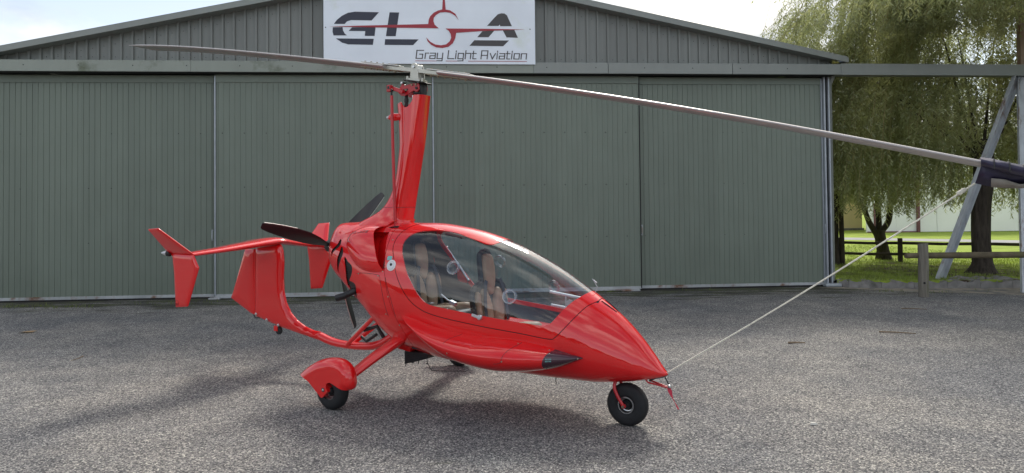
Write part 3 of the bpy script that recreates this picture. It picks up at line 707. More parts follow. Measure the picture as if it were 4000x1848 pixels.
# ---- tail: boom, fin, rudder, tailplane, tip fins
m = MB(); path = rs([(.03,0,.475),(-.05,0,.435),(-.125,0,.392),(-.25,0,.352),(-.40,0,.336),(-.55,0,.331),(-.70,0,.338),(-.80,0,.353),(-.915,0,.383)], 5)
nb = len(path); m.tube(path, [.040-.004*math.sin(i/nb*3) for i in range(nb)], 20, ry=[.044]*nb, up=(0, 0, 1)); boom = m.build('tail_boom', M['red'], gy, 50)
m = MB(); m.tube([(-.53,-.04,.345),(-.125,-.115,.645)], .022, 12, ry=.014); m.tube([(-.53,.04,.345),(-.125,.115,.645)], .022, 12, ry=.014); m.build('boom_brace', M['red'], gy, 45)
m = MB(); m.tube([(-.30,-.06,.50),(-.17,-.03,.54),(-.12,0,.44)], .018, 10); m.tube([(-.36,-.03,.43),(-.28,-.05,.40),(-.16,-.05,.47)], .014, 10); m.build('cooling_hose', M['black'], gy, 45)
m = MB(); m.obox((-.36,-.05,.50), Vector((.10,0,.075)), Vector((0,.012,0)), Vector((-.008,0,.012))); m.build('brace_rail', M['alu'], gy, 30, .002)
FIN = [(-.908,.428),(-1.00,.432),(-1.12,.462),(-1.24,.515),(-1.33,.585),(-1.395,.68),(-1.425,.78),(-1.437,.92),(-1.428,1.08),(-1.440,1.20),(-1.47,1.262),(-1.833,1.215),(-1.842,.512),(-1.46,.428),(-.908,.338)]
fin = pillow('tail_fin', FIN, (0, 0, 0), (1, 0, 0), (0, 0, 1), (0, 1, 0), .040, .075, M['red'], gy, .018)
RUD = [(-1.848,1.205),(-2.012,1.195),(-2.20,.75),(-2.238,.676),(-1.92,.535),(-1.862,.520),(-1.848,.545)]
rud = pillow('rudder', RUD, (0, 0, 0), (1, 0, 0), (0, 0, 1), (0, 1, 0), .026, .10, M['red'], gy, .016)
for a, b in ((-1.80,.540),(-1.64,.492),(-1.47,.452)):
    m = MB(); m.lathe([(.0001,.048),(.008,.047),(.010,.042),(.014,.040),(.014,.025)], (a,0,b), (0,-1,0), 14); m.build('bolt', M['steel'], fin, 40)
m = MB(); m.lathe([(.0001,.016),(.022,.016),(.038,.012),(.042,0),(.038,-.012),(.022,-.016),(.0001,-.016)], (-1.50,0,.392), (0,1,0), 24); tw = m.build('tail_wheel', M['rubber'], gy, 45)
m = MB(); m.box(-1.555,-1.50,-.022,.022,.385,.44); m.build('wheel_bracket', M['red'], tw, 30, .004)
m = MB(); m.tube([(-1.855,-.02,.528),(-1.83,-.02,.498),(-1.76,-.015,.505)], .006, 8); m.build('rudder_horn', M['black'], rud, 40)
def wing(name, sta, parent, t=.10, n=13):
    rings = []
    for (le, te, y, z) in sta:
        rings.append([Vector((le+(te-le)*u, y, z+b*(le-te))) for u, b in airfoil(n, t)])
    k = MB(); k.loft(rings); return k.build(name, M['red'], parent, 55)
wing('tailplane', [(-1.665,-1.96,-.832,1.196),(-1.60,-1.955,-.55,1.222),(-1.50,-1.95,-.22,1.262),(-1.43,-1.955,-.05,1.286),(-1.425,-1.955,0,1.290),(-1.43,-1.955,.05,1.286),(-1.50,-1.95,.22,1.262),(-1.60,-1.955,.55,1.222),(-1.665,-1.96,.832,1.196)], gy, .14)
LOWF = [(-1.672,1.200),(-1.592,1.080),(-1.755,.718),(-1.938,.700),(-1.965,1.035),(-1.992,1.180),(-2.045,1.206)]
for s in (-1, 1):
    # lower half upright, upper half canted outwards
    tf = pillow('tip_fin', LOWF, (0, s*.832, 0), (1, 0, 0), (0, 0, 1), (0, 1, 0), .015, .05, M['red'], gy, .014)
    upd = Vector((0, s*.218, .240)).normalized(); L = math.hypot(.218, .240)
    UPF = [(-1.672,0),(-2.045,.003),(-2.035,L*.985),(-1.868,L*1.03)]
    pillow('upper_tip', UPF, (0, s*.832, 1.203), (1, 0, 0), upd, Vector((1, 0, 0)).cross(upd), .014, .05, M['red'], tf, .014)
    m = MB(); m.lathe([(.0001,.075),(.012,.055),(.022,.024),(.025,0),(.025,-.01)], (-2.035, s*.852, 1.205), (-1, s*.35, .05), 18); m.build('tail_light', M['silver'], tf, 50)
    m = MB(); m.lathe([(.025,-.025),(.028,-.025),(.028,.006),(.025,.006)], (-2.035, s*.852, 1.205), (-1, s*.35, .05), 18); m.build('light_collar', M['black'], tf, 50)
# round maker's mark on the near tip fin: ring and small bird strokes
m = MB(); cx_, cz_ = -1.905, .745
def rgn(r, w): return [(cx_+r*math.cos(t), cz_+r*math.sin(t)) for t in np.linspace(0, 2*math.pi, 40)]
m.tube([(a, -.8475, b) for a, b in rgn(.027, 0)], .0012, 6)
m.tube([(cx_-.012,-.8475,cz_-.008),(cx_-.004,-.8475,cz_-.016),(cx_+.006,-.8475,cz_-.014),(cx_+.013,-.8475,cz_-.004)], .0014, 6); m.tube([(cx_-.006,-.8475,cz_-.002),(cx_+.002,-.8475,cz_-.008)], .0012, 6)
m.build('maker_mark', M['ink'], gy, 60)

# ---- undercarriage
def wheel(name, c, R_, w, rim_r, parent, side):
    wh = empty(name, c, 0, parent); pf = []
    for t in np.linspace(-math.pi*.62, math.pi*.62, 25):
        rr = R_-w*.52+w*.52*abs(math.cos(t))**.75*np.sign(math.cos(t)); pf.append((rr, w*.5*np.sign(math.sin(t))*abs(math.sin(t))**.8))
    pf = [(rim_r, -w*.36)]+pf+[(rim_r, w*.36)]
    # tread grooves
    k = MB(); k.lathe(pf, (0,0,0), (0,1,0), 56); ty = k.build('tyre', M['rubber'], wh, 35)
    for h in (-.022, -.009, .009, .022):
        k = MB(); rr = R_-.0009-(abs(h)/(w*.5))**3*.012
        k.lathe([(rr, h-.0016), (rr+.0016, h-.0013), (rr+.0016, h+.0013), (rr, h+.0016)], (0,0,0), (0,1,0), 56); k.build('tread_rib', M['rubber'], ty, 35)
    k = MB(); k.lathe([(rim_r+.003,.034),(rim_r+.001,.040),(rim_r-.006,.040),(rim_r-.010,.030),(rim_r-.013,.014),(.030,.006),(.028,-.006),(rim_r-.013,-.014),(rim_r-.010,-.030),(rim_r-.006,-.040),(rim_r+.001,-.040),(rim_r+.003,-.034)], (0,0,0), (0,1,0), 40); rm = k.build('rim', M['steel'], wh, 30)
    k = MB(); k.lathe([(.0001,.046),(.020,.046),(.028,.034),(.030,.01),(rim_r-.016,.012),(rim_r-.016,-.012),(.030,-.01),(.028,-.034),(.020,-.046),(.0001,-.046)], (0,0,0), (0,1,0), 28); k.build('wheel_disc', M['black'], rm, 30)
    return wh
SPAT = [(-.318,.255),(-.25,.305),(-.169,.352),(-.08,.390),(.017,.412),(.10,.416),(.165,.402),(.216,.365),(.248,.31),(.262,.235),(.248,.190),(.226,.178)]
SPAT = [(a-.018, b) for a, b in SPAT]
SPB = [(.17,.186),(.128,.202),(.08,.221),(.044,.230),(.020,.226),(.003,.208),(.003,.180),(.021,.156),(-.036,.102),(-.055,.100),(-.07,.114),(-.135,.165),(-.199,.214),(-.26,.238)]
for s in (-1, 1):
    ty_ = .75 if s < 0 else 1.01
    wheel('main_wheel', (0, s*ty_, .150), .150, .108, .068, gy, s)
    sp = pillow('wheel_fairing', rs(SPAT, 3).tolist()+SPB, (0, s*(ty_+.004), 0), (1, 0, 0), (0, 0, 1), (0, s*1., 0), .074, .08, M['red'], gy, .011, top=rs(SPAT, 3))
    m = MB(); m.lathe([(.0001,.002),(.017,.002),(.017,-.002)], (-.028, s*(ty_+.077), .165), (0, s, 0), 18); w_ = m.build('axle_recess', M['dark'], sp)
    m = MB(); m.lathe([(.0001,.006),(.008,.006),(.010,.003),(.010,0)], (-.028, s*(ty_+.078), .165), (0, s, 0), 12); m.build('axle_bolt', M['steel'], w_)
    # leaf leg
    a0, a1 = Vector((.27, s*.20, .505)), Vector((.085, s*(ty_-.05), .225)); rings = []
    for t in np.linspace(0, 1, 9):
        c = a0.lerp(a1, t)+Vector((0, 0, .012*math.sin(t*math.pi))); d = (a1-a0).normalized(); ex = (Vector((1, 0, .35))-d*Vector((1, 0, .35)).dot(d)).normalized(); ez = d.cross(ex)
        w1 = .112-.040*t; h1 = .042-.014*t
        rings.append([c+ex*(w1*math.copysign(abs(math.cos(q))**.8, math.cos(q)))+ez*(h1*math.copysign(abs(math.sin(q))**.9, math.sin(q))) for q in np.linspace(0, 2*math.pi, 28, endpoint=False)])
    m = MB(); m.loft(rings); m.build('undercarriage_leg', M['red'], gy, 50)
wheel('nose_wheel', (2.222, 0, .153), .153, .100, .060, gy, -1)
m = MB()
for s in (-1, 1):
    m.tube(rs([(2.17, s*.028, .345),(2.150, s*.050, .318),(2.146, s*.066, .280),(2.170, s*.070, .225),(2.212, s*.070, .160)], 5), .0125, 12)
    m.lathe([(.0001,.012),(.016,.010),(.018,0),(.016,-.010),(.0001,-.012)], (2.218, s*.070, .153), (0,1,0), 16)
fk = m.build('nose_fork', M['red_matt'], gy, 40)
m = MB(); m.tube([(2.218,-.092,.153),(2.218,.092,.153)], .009, 10); m.build('axle', M['brass'], fk, 40)
# towing eye under the nose with its remove tag
tb = MB()
for y in (-.035, .025):
    tb.tube([(2.375,y,.385),(2.380,y,.352),(2.395,y,.338),(2.46,y*.6,.326),(2.535,y*.3-.004,.312)], .0065, 10)
tb = tb.build('towing_bar', M['red_matt'], gy, 40)
m = MB(); m.tube([(2.40,-.03,.350),(2.445,-.02,.372),(2.50,-.01,.386),(2.52,0,.395)], .0055, 8); m.tube([(2.515,-.02,.385),(2.535,-.03,.362),(2.545,-.03,.338)], .005, 8); m.build('strap_loop', M['black'], tb, 40)
m = MB(); m.lathe([(.0001,.014),(.010,.010),(.012,0),(.010,-.010),(.0001,-.014)], (2.548,-.03,.328), (.2,0,-1), 12); m.build('snap_hook', M['steel'], tb, 40)
m = MB()
L = [(2.545,-.032,.318,.012),(2.556,-.04,.298,.016),(2.566,-.046,.275,.010),(2.582,-.055,.250,.003),(2.598,-.06,.228,.002),(2.612,-.066,.208,.005),(2.627,-.072,.188,.006)]
v = []
for x, y, z, w in L: v += [(x-w*.6, y-w, z), (x+w*.6, y+w, z)]
m.add(v, [(2*i, 2*i+1, 2*i+3, 2*i+2) for i in range(len(L)-1)]); m.build('tag_ribbon', M['ribbon'], tb)
# radiator, belly step, whip aerials
m = MB(); m.prism([(.252,.385),(.252,.270),(.34,.292),(.50,.340),(.505,.385)], (0,0,0), (1,0,0), (0,0,1), (0,1,0), -.16, .16); rad = m.build('radiator', M['black'], gy, 30, .006)
m = MB()
for i in range(6): m.box(.258,.36+.024*i,-.1635,-.1605,.288+.015*i,.294+.015*i)
for i in range(6): m.box(.2485,.2515,-.14+.052*i,-.128+.052*i,.278,.38)
m.build('radiator_fins', M['dark'], rad, kind='stuff')
m = MB(); m.tube([(.262,-.15,.275),(.258,-.15,.250)], .004, 6); m.tube([(.40,-.15,.31),(.395,-.15,.285)], .004, 6); m.build('drain_spigot', M['black'], rad)
m = MB(); m.obox((.265,-.12,.415), Vector((.07,0,-.008)), Vector((0,.06,0)), Vector((.004,0,.024))); m.build('radiator_duct', M['red'], gy, 30, .006)
m = MB(); m.tube([(.387,-.02,.30),(.395,-.02,.262),(.440,-.02,.206),(.56,-.02,.215),(.80,-.02,.240)], .003, 6); m.tube([(.387,-.02,.268),(.387,-.02,.258)], .007, 8); m.build('belly_aerial', M['black'], gy, 40)
m = MB(); m.tube([(1.632,0,.29),(1.632,0,.226)], .004, 6); m.build('drain_tube', M['black'], gy, 40)
# slip-string post ahead of the windscreen
m = MB(); m.tube([(1.975,0,.955),(1.993,0,.996),(1.962,0,1.045),(1.95,0,1.058)], .003, 6); m.tube([(1.962,0,1.048),(1.992,-.01,1.030)], .005, 8); m.build('slip_string_post', M['silver'], gy, 40)
# hood air inlets at the windscreen base
for s in (-1, 1):
    m = MB()
    P = [Vector(body(np.array([[x, math.pi/2+s*t]]))[0])+Vector((0, 0, .002)) for x, t in ((2.04,.16),(2.08,.15),(2.12,.12),(2.155,.09))]
    m.tube(P, [.004,.006,.005,.002], 8, ry=[.003]*4); m.build('hood_inlet', M['dark'], gy, 50)

# =================================================================== GROUND
def ground_mat():
    m, n, l, b = nt('chip_seal'); b.inputs['Roughness'].default_value = .88; b.inputs['Specular IOR Level'].default_value = .25
    tc = n.new('ShaderNodeTexCoord'); P = tc.outputs['Object']
    def node(t, **k):
        x = n.new(t)
        for a, v in k.items():
            if a in x.inputs: x.inputs[a].default_value = v
            else: setattr(x, a, v)
        return x
    mp = node('ShaderNodeMapping'); mp.inputs['Scale'].default_value = (1, 1, 0); l.new(P, mp.inputs['Vector']); P = mp.outputs[0]
    ds = node('ShaderNodeTexNoise', Scale=40., Detail=2.); l.new(P, ds.inputs['Vector'])
    ad = node('ShaderNodeMixRGB'); ad.blend_type = 'ADD'; ad.inputs['Fac'].default_value = .012; l.new(P, ad.inputs['Color1']); l.new(ds.outputs['Color'], ad.inputs['Color2'])
    v1 = node('ShaderNodeTexVoronoi', Scale=104.); l.new(ad.outputs[0], v1.inputs['Vector'])
    v2 = node('ShaderNodeTexVoronoi', Scale=60.); l.new(ad.outputs[0], v2.inputs['Vector'])
    hs = node('ShaderNodeSeparateColor'); l.new(v1.outputs['Color'], hs.inputs[0])
    r = node('ShaderNodeValToRGB'); e = r.color_ramp.elements
    e[0].position = 0.; e[0].color = (.070, .070, .074, 1); e[1].position = 1.; e[1].color = (.80, .775, .70, 1)
    for p, c in ((.32, (.185, .185, .188)), (.62, (.305, .301, .293)), (.86, (.46, .447, .42))):
        q = e.new(p); q.color = (*c, 1)
    l.new(hs.outputs[0], r.inputs['Fac'])
    # dark binder in the gaps between chips
    g = node('ShaderNodeValToRGB'); g.color_ramp.elements[0].position = .30; g.color_ramp.elements[0].color = (1, 1, 1, 1); g.color_ramp.elements[1].position = .75; g.color_ramp.elements[1].color = (.42, .42, .43, 1)
    l.new(v1.outputs['Distance'], g.inputs['Fac'])
    mu = node('ShaderNodeMixRGB'); mu.blend_type = 'MULTIPLY'; mu.inputs['Fac'].default_value = .85; l.new(r.outputs[0], mu.inputs['Color1']); l.new(g.outputs[0], mu.inputs['Color2'])
    # coarser chips lying loose
    hs2 = node('ShaderNodeSeparateColor'); l.new(v2.outputs['Color'], hs2.inputs[0])
    r2 = node('ShaderNodeValToRGB'); r2.color_ramp.elements[0].position = .90; r2.color_ramp.elements[1].position = .93; l.new(hs2.outputs[1], r2.inputs['Fac'])
    d2 = node('ShaderNodeMath', operation='LESS_THAN'); d2.inputs[1].default_value = .34; l.new(v2.outputs['Distance'], d2.inputs[0])
    m2 = node('ShaderNodeMath', operation='MULTIPLY'); l.new(r2.outputs[0], m2.inputs[0]); l.new(d2.outputs[0], m2.inputs[1])
    x2 = node('ShaderNodeMixRGB'); x2.inputs['Color2'].default_value = (.30, .29, .27, 1); l.new(m2.outputs[0], x2.inputs['Fac']); l.new(mu.outputs[0], x2.inputs['Color1'])
    # broad and finer soft patches, darker and paler at random
    w1 = node('ShaderNodeTexNoise', Scale=.55, Detail=6., Roughness=.6); l.new(P, w1.inputs['Vector'])
    wr = node('ShaderNodeValToRGB'); wr.color_ramp.elements[0].position = .36; wr.color_ramp.elements[0].color = (.72, .74, .78, 1); wr.color_ramp.elements[1].position = .64; wr.color_ramp.elements[1].color = (1.14, 1.11, 1.06, 1)
    l.new(w1.outputs['Fac'], wr.inputs['Fac'])
    mw = node('ShaderNodeMixRGB'); mw.blend_type = 'MULTIPLY'; mw.inputs['Fac'].default_value = 1.; l.new(x2.outputs[0], mw.inputs['Color1']); l.new(wr.outputs[0], mw.inputs['Color2'])
    w3 = node('ShaderNodeTexNoise', Scale=2.4, Detail=6., Roughness=.6); l.new(P, w3.inputs['Vector'])
    wr3 = node('ShaderNodeValToRGB'); wr3.color_ramp.elements[0].position = .3; wr3.color_ramp.elements[0].color = (.80, .80, .82, 1); wr3.color_ramp.elements[1].position = .7; wr3.color_ramp.elements[1].color = (1.15, 1.14, 1.12, 1)
    l.new(w3.outputs['Fac'], wr3.inputs['Fac'])
    mw3 = node('ShaderNodeMixRGB'); mw3.blend_type = 'MULTIPLY'; mw3.inputs['Fac'].default_value = 1.; l.new(mw.outputs[0], mw3.inputs['Color1']); l.new(wr3.outputs[0], mw3.inputs['Color2'])
    # a band of dirt and moss along the foot of the hangar (distance measured from the door line)
    sx = node('ShaderNodeSeparateXYZ'); l.new(tc.outputs['Object'], sx.inputs[0])
    ln = node('ShaderNodeMath', operation='MULTIPLY_ADD'); ln.inputs[1].default_value = -.0784; l.new(sx.outputs['X'], ln.inputs[0]); l.new(sx.outputs['Y'], ln.inputs[2])
    # door line: Y - .0784 X = 13.256
    nz = node('ShaderNodeTexNoise', Scale=1.6, Detail=8., Roughness=.7); mp2 = node('ShaderNodeMapping'); mp2.inputs['Scale'].default_value = (.5, 2.2, 1); l.new(tc.outputs['Object'], mp2.inputs['Vector']); l.new(mp2.outputs[0], nz.inputs['Vector'])
    mr = node('ShaderNodeMapRange'); mr.inputs['From Min'].default_value = 11.2; mr.inputs['From Max'].default_value = 13.0; mr.inputs['To Min'].default_value = -.13; mr.inputs['To Max'].default_value = .16; l.new(ln.outputs[0], mr.inputs['Value'])
    sm = node('ShaderNodeMath', operation='ADD'); l.new(mr.outputs[0], sm.inputs[0]); l.new(nz.outputs['Fac'], sm.inputs[1])
    dr = node('ShaderNodeValToRGB'); dr.color_ramp.elements[0].position = .51; dr.color_ramp.elements[1].position = .64; l.new(sm.outputs[0], dr.inputs['Fac'])
    dc = node('ShaderNodeTexNoise', Scale=3.); l.new(tc.outputs['Object'], dc.inputs['Vector'])
    dcr = node('ShaderNodeValToRGB'); dcr.color_ramp.elements[0].position = .4; dcr.color_ramp.elements[0].color = (.045, .042, .032, 1); dcr.color_ramp.elements[1].position = .65; dcr.color_ramp.elements[1].color = (.075, .085, .035, 1); l.new(dc.outputs['Fac'], dcr.inputs['Fac'])
    mx = node('ShaderNodeMixRGB'); mf = node('ShaderNodeMath', operation='MULTIPLY'); mf.inputs[1].default_value = .88; l.new(dr.outputs[0], mf.inputs[0]); l.new(mf.outputs[0], mx.inputs['Fac']); l.new(mw3.outputs[0], mx.inputs['Color1']); l.new(dcr.outputs[0], mx.inputs['Color2'])
    l.new(mx.outputs[0], b.inputs['Base Color'])
    bp = node('ShaderNodeBump'); bp.inputs['Strength'].default_value = .9; bp.inputs['Distance'].default_value = .008; bp.invert = True
    l.new(v1.outputs['Distance'], bp.inputs['Height']); l.new(bp.outputs[0], b.inputs['Normal'])
    return m
M['chip'] = ground_mat()
m = MB(); m.add([(-400,-400,0),(400,-400,0),(400,400,0),(-400,400,0)], [(0,1,2,3)]); m.build('apron_ground', M['chip'], kind='structure')

HG = R(4.4805); HO = Vector((-9.1138, 12.5414, 0)); hx = Vector((math.cos(HG), math.sin(HG), 0)); hy = Vector((-math.sin(HG), math.cos(HG), 0))
def hw(s, t, z=0): return HO+hx*s+hy*t+Vector((0, 0, z))

def lawn_mat():
    m, n, l, b = nt('lawn_grass'); b.inputs['Roughness'].default_value = .9; b.inputs['Specular IOR Level'].default_value = .2
    tc = n.new('ShaderNodeTexCoord')
    a = n.new('ShaderNodeTexNoise'); a.inputs['Scale'].default_value = 1.3; a.inputs['Detail'].default_value = 9; a.inputs['Roughness'].default_value = .7; l.new(tc.outputs['Object'], a.inputs['Vector'])
    r = n.new('ShaderNodeValToRGB'); e = r.color_ramp.elements; e[0].position = .30; e[0].color = (.20, .265, .040, 1); e[1].position = .72; e[1].color = (.37, .48, .065, 1)
    l.new(a.outputs['Fac'], r.inputs['Fac'])
    # bare brown earth showing under the willow
    sx = n.new('ShaderNodeVectorMath'); sx.operation = 'DISTANCE'; sx.inputs[1].default_value = (9.4, 15.2, .15); l.new(tc.outputs['Object'], sx.inputs[0])
    c = n.new('ShaderNodeTexNoise'); c.inputs['Scale'].default_value = 2.2; c.inputs['Detail'].default_value = 6; l.new(tc.outputs['Object'], c.inputs['Vector'])
    mr = n.new('ShaderNodeMapRange'); mr.inputs['From Min'].default_value = 1.; mr.inputs['From Max'].default_value = 4.2; mr.inputs['To Min'].default_value = .20; mr.inputs['To Max'].default_value = -.12; l.new(sx.outputs['Value'], mr.inputs['Value'])
    ad = n.new('ShaderNodeMath'); l.new(mr.outputs[0], ad.inputs[0]); l.new(c.outputs['Fac'], ad.inputs[1])
    r2 = n.new('ShaderNodeValToRGB'); r2.color_ramp.elements[0].position = .56; r2.color_ramp.elements[1].position = .70; l.new(ad.outputs[0], r2.inputs['Fac'])
    x = n.new('ShaderNodeMixRGB'); l.new(r2.outputs[0], x.inputs['Fac']); l.new(r.outputs[0], x.inputs['Color1']); x.inputs['Color2'].default_value = (.085, .062, .040, 1)
    l.new(x.outputs[0], b.inputs['Base Color'])
    bp = n.new('ShaderNodeBump'); bp.inputs['Strength'].default_value = .8; bp.inputs['Distance'].default_value = .03
    f = n.new('ShaderNodeTexNoise'); f.inputs['Scale'].default_value = 30.; f.inputs['Detail'].default_value = 4; l.new(tc.outputs['Object'], f.inputs['Vector']); l.new(f.outputs['Fac'], bp.inputs['Height']); l.new(bp.outputs[0], b.inputs['Normal'])
    return m
M['lawn'] = lawn_mat()
m = MB()
pts = [hw(15.47,-.02,.13), hw(15.9,-.25,.13), hw(16.7,-.40,.13), hw(18.7,-.62,.13), hw(22,-.8,.13), hw(60,-1,.13), hw(160,-1,.13), hw(160,220,.13), hw(15.47,220,.13)]
m.add(pts, [tuple(range(len(pts)))]); m.add([p-Vector((0,0,.16)) for p in pts]+pts, [(i,i+1,len(pts)+i+1,len(pts)+i) for i in range(6)])
m.build('lawn', M['lawn'], kind='structure')
M['road'] = mat('pale_road', (.34, .335, .33), .9, var=.08, vscale=2.)
m = MB(); m.add([(7.0,34.6,.136),(60,-7.4,.136),(62.5,-5.4,.136),(7.6,36.6,.136)], [(0,1,2,3)]); m.build('road', M['road'], kind='structure')
M['sand'] = mat('sandy_grit', (.33, .29, .23), .95, var=.25, vscale=9., bump=.6, bscale=60, bdist=.01, col2=(.16,.155,.15), c2scale=3., c2lo=.45, c2hi=.6)

def strip_pts():
    top = [hw(15.45,-.05,.004), hw(15.6,-.2,.004), hw(16.7,-.45,.004), hw(17.9,-.68,.004), hw(19,-.78,.004), hw(22,-.85,.004)]
    bot = [hw(22,-2.6,.004), hw(20.5,-2.3,.004), hw(19.4,-2.25,.004), hw(18.6,-1.9,.004), hw(17.8,-1.75,.004), hw(17.1,-1.3,.004), hw(16.4,-1.05,.004), hw(15.7,-.55,.004), hw(15.2,-.25,.004), hw(15.0,-.17,.004)]
    return top+bot
m = MB(); q = strip_pts(); m.add(q, [tuple(range(len(q)))]); m.build('sandy_path_edge', M['sand'], kind='structure')
# grass blades on the lawn that is near enough to show them, weeds along the hangar foot
def blades(name, P, hmin, hmax, w, m_, lean=.5):
    n = len(P); P = np.asarray(P); a = rng.uniform(0, 2*math.pi, n); h = rng.uniform(hmin, hmax, n); ld = rng.uniform(0, 2*math.pi, n); le = rng.uniform(.1, lean, n)*h
    d = np.stack([np.cos(a), np.sin(a), 0*a], 1)*w; t = P+np.stack([np.cos(ld)*le, np.sin(ld)*le, h], 1)
    V = np.empty((n*3, 3)); V[0::3] = P-d; V[1::3] = P+d; V[2::3] = t
    me = bpy.data.meshes.new(name); me.from_pydata(V.tolist(), [], [(3*i, 3*i+1, 3*i+2) for i in range(n)]); me.update()
    return link(name, me, m_, normals=False)
def leaf_mat(name, c1, c2, tr=.5, scale=3., rough=.55):
    m, n, l, b = nt(name); n.remove(b); o = n['Material Output']
    g = n.new('ShaderNodeNewGeometry'); t = n.new('ShaderNodeTexNoise'); t.inputs['Scale'].default_value = scale; t.inputs['Detail'].default_value = 6; t.inputs['Roughness'].default_value = .75; l.new(g.outputs['Position'], t.inputs['Vector'])
    r = n.new('ShaderNodeValToRGB'); r.color_ramp.elements[0].position = .35; r.color_ramp.elements[0].color = (*c1, 1); r.color_ramp.elements[1].position = .66; r.color_ramp.elements[1].color = (*c2, 1); l.new(t.outputs['Fac'], r.inputs['Fac'])
    d = n.new('ShaderNodeBsdfDiffuse'); l.new(r.outputs[0], d.inputs['Color'])
    s = n.new('ShaderNodeBsdfTranslucent'); l.new(r.outputs[0], s.inputs['Color'])
    gl = n.new('ShaderNodeBsdfGlossy'); gl.inputs['Roughness'].default_value = rough; gl.inputs['Color'].default_value = (.8, .85, .8, 1)
    x = n.new('ShaderNodeMixShader'); x.inputs['Fac'].default_value = tr; l.new(d.outputs[0], x.inputs[1]); l.new(s.outputs[0], x.inputs[2])
    y = n.new('ShaderNodeMixShader'); y.inputs['Fac'].default_value = .08; l.new(x.outputs[0], y.inputs[1]); l.new(gl.outputs[0], y.inputs[2])
    l.new(y.outputs[0], o.inputs['Surface']); return m
M['grass'] = leaf_mat('grass_blade', (.16, .20, .022), (.30, .40, .04), .45, 1.2)
P = []
while len(P) < 26000:
    s, t = rng.uniform(15.6, 23), rng.uniform(-.45, 11)**1.0
    if rng.random() < .5: t = -.45+abs(rng.normal(0, 2.5))
    if t < -.3 and s < 16.6: continue
    q = hw(s, t, .13)
    if math.hypot(q.x-9.78, q.y-14.68) < .3: continue
    if rng.random() < .55*math.exp(-((math.hypot(q.x-9.4, q.y-15.2))/2.2)**2): continue
    P.append(tuple(q))
blades('grass', P, .025, .075, .006, M['grass'])['kind'] = 'stuff'
P = []
for c in [(.75,-.55,90,.28),(1.6,-.75,70,.3),(3.2,-.5,60,.4),(4.5,-.35,45,.4),(6.4,-.28,30,.2),(10.6,-.16,35,.15),(10.9,-.14,20,.12),(12.7,-.2,20,.3),(15.9,-.9,30,.25),(17.0,-1.2,30,.4)]:
    for _ in range(c[2]):
        P.append(tuple(hw(c[0]+rng.normal(0, c[3]), c[1]+rng.normal(0, c[3]*.25), 0)))
bl_ = blades('weeds', P, .02, .07, .007, mat('weed_green', (.13,.16,.05), .8, var=.4, vscale=4)); bl_['kind'] = 'stuff'
# loose stones of the seal lying proud of the surface
ico = [(0,0,.8),(.9,0,.1),(.2,.8,.15),(-.8,.35,.1),(-.5,-.75,.12),(.5,-.7,.1)]
icf = [(0,1,2),(0,2,3),(0,3,4),(0,4,5),(0,5,1)]
V = []; F = []
for i in range(9000):
    y = 3.0+9.5*rng.random()**1.4; x = rng.uniform(-.80, .80)*y; k = len(V); s = rng.uniform(.002, .0052)*(1+.7*(rng.random() < .04)); a = rng.uniform(0, 6.28)
    ca, sa = math.cos(a)*s, math.sin(a)*s
    V += [(x+p[0]*ca-p[1]*sa, y+p[0]*sa+p[1]*ca, p[2]*s*.8) for p in ico]; F += [tuple(k+j for j in f) for f in icf]
me = bpy.data.meshes.new('loose_gravel'); me.from_pydata(V, [], F); me.update()
link('loose_gravel', me, mat('loose_chip', (.23,.225,.215), .85, var=.55, vscale=23.), normals=False, kind='stuff')
M['twig'] = mat('dry_twig', (.20, .15, .10), .9, var=.3, vscale=20)
def twig(pts, r, label):
    m = MB(); m.tube(pts, [r*(1-.5*i/(len(pts)-1)) for i in range(len(pts))], 6); m.build('twig', M['twig'], None, 60, label=label, category='twig', group='twigs on the apron')
twig([(4.55,8.80,.012),(4.70,8.74,.016),(4.80,8.70,.014),(4.93,8.66,.010)], .010, 'brown bent twig lying on the grey apron right of the nose')
twig([(5.9,10.75,.010),(6.05,10.70,.014),(6.22,10.62,.010)], .008, 'short thin twig on the gravel near the weathered fence post')
twig([(3.17,8.16,.012),(3.26,8.15,.016),(3.36,8.15,.012)], .012, 'stubby grey stick on the apron below the stretched rope')
twig([(-4.78,7.85,.008),(-4.74,7.72,.012),(-4.76,7.60,.008)], .006, 'fine curved pale twig on open apron behind the tail')
m = MB(); m.add([(2.17+.030*math.cos(a)*(1+.2*math.cos(3*a)),5.15+.018*math.sin(a),.004) for a in np.linspace(0,2*math.pi,10,endpoint=False)]+[(2.17+.02*math.cos(a),5.15+.011*math.sin(a),.018) for a in np.linspace(0,2*math.pi,10,endpoint=False)], [(i,(i+1)%10,10+(i+1)%10,10+i) for i in range(10)]+[tuple(range(10,20))])
m.build('pebble', mat('pale_pebble', (.62,.6,.54), .8, var=.15), None, 50, label='single pale pebble lying on open apron right of the nose wheel', category='pebble')
M['dryleaf'] = mat('dry_leaf', (.32,.22,.12), .8, var=.3)
m = MB(); m.add([(-6.62,9.44,.004),(-6.52,9.37,.022),(-6.42,9.43,.008),(-6.40,9.50,.02),(-6.53,9.52,.014)], [(0,1,4),(1,2,3),(1,3,4)]); m.build('dry_leaf', M['dryleaf'], None, label='dry tan leaf on the apron near the left edge of the photo', category='leaf')

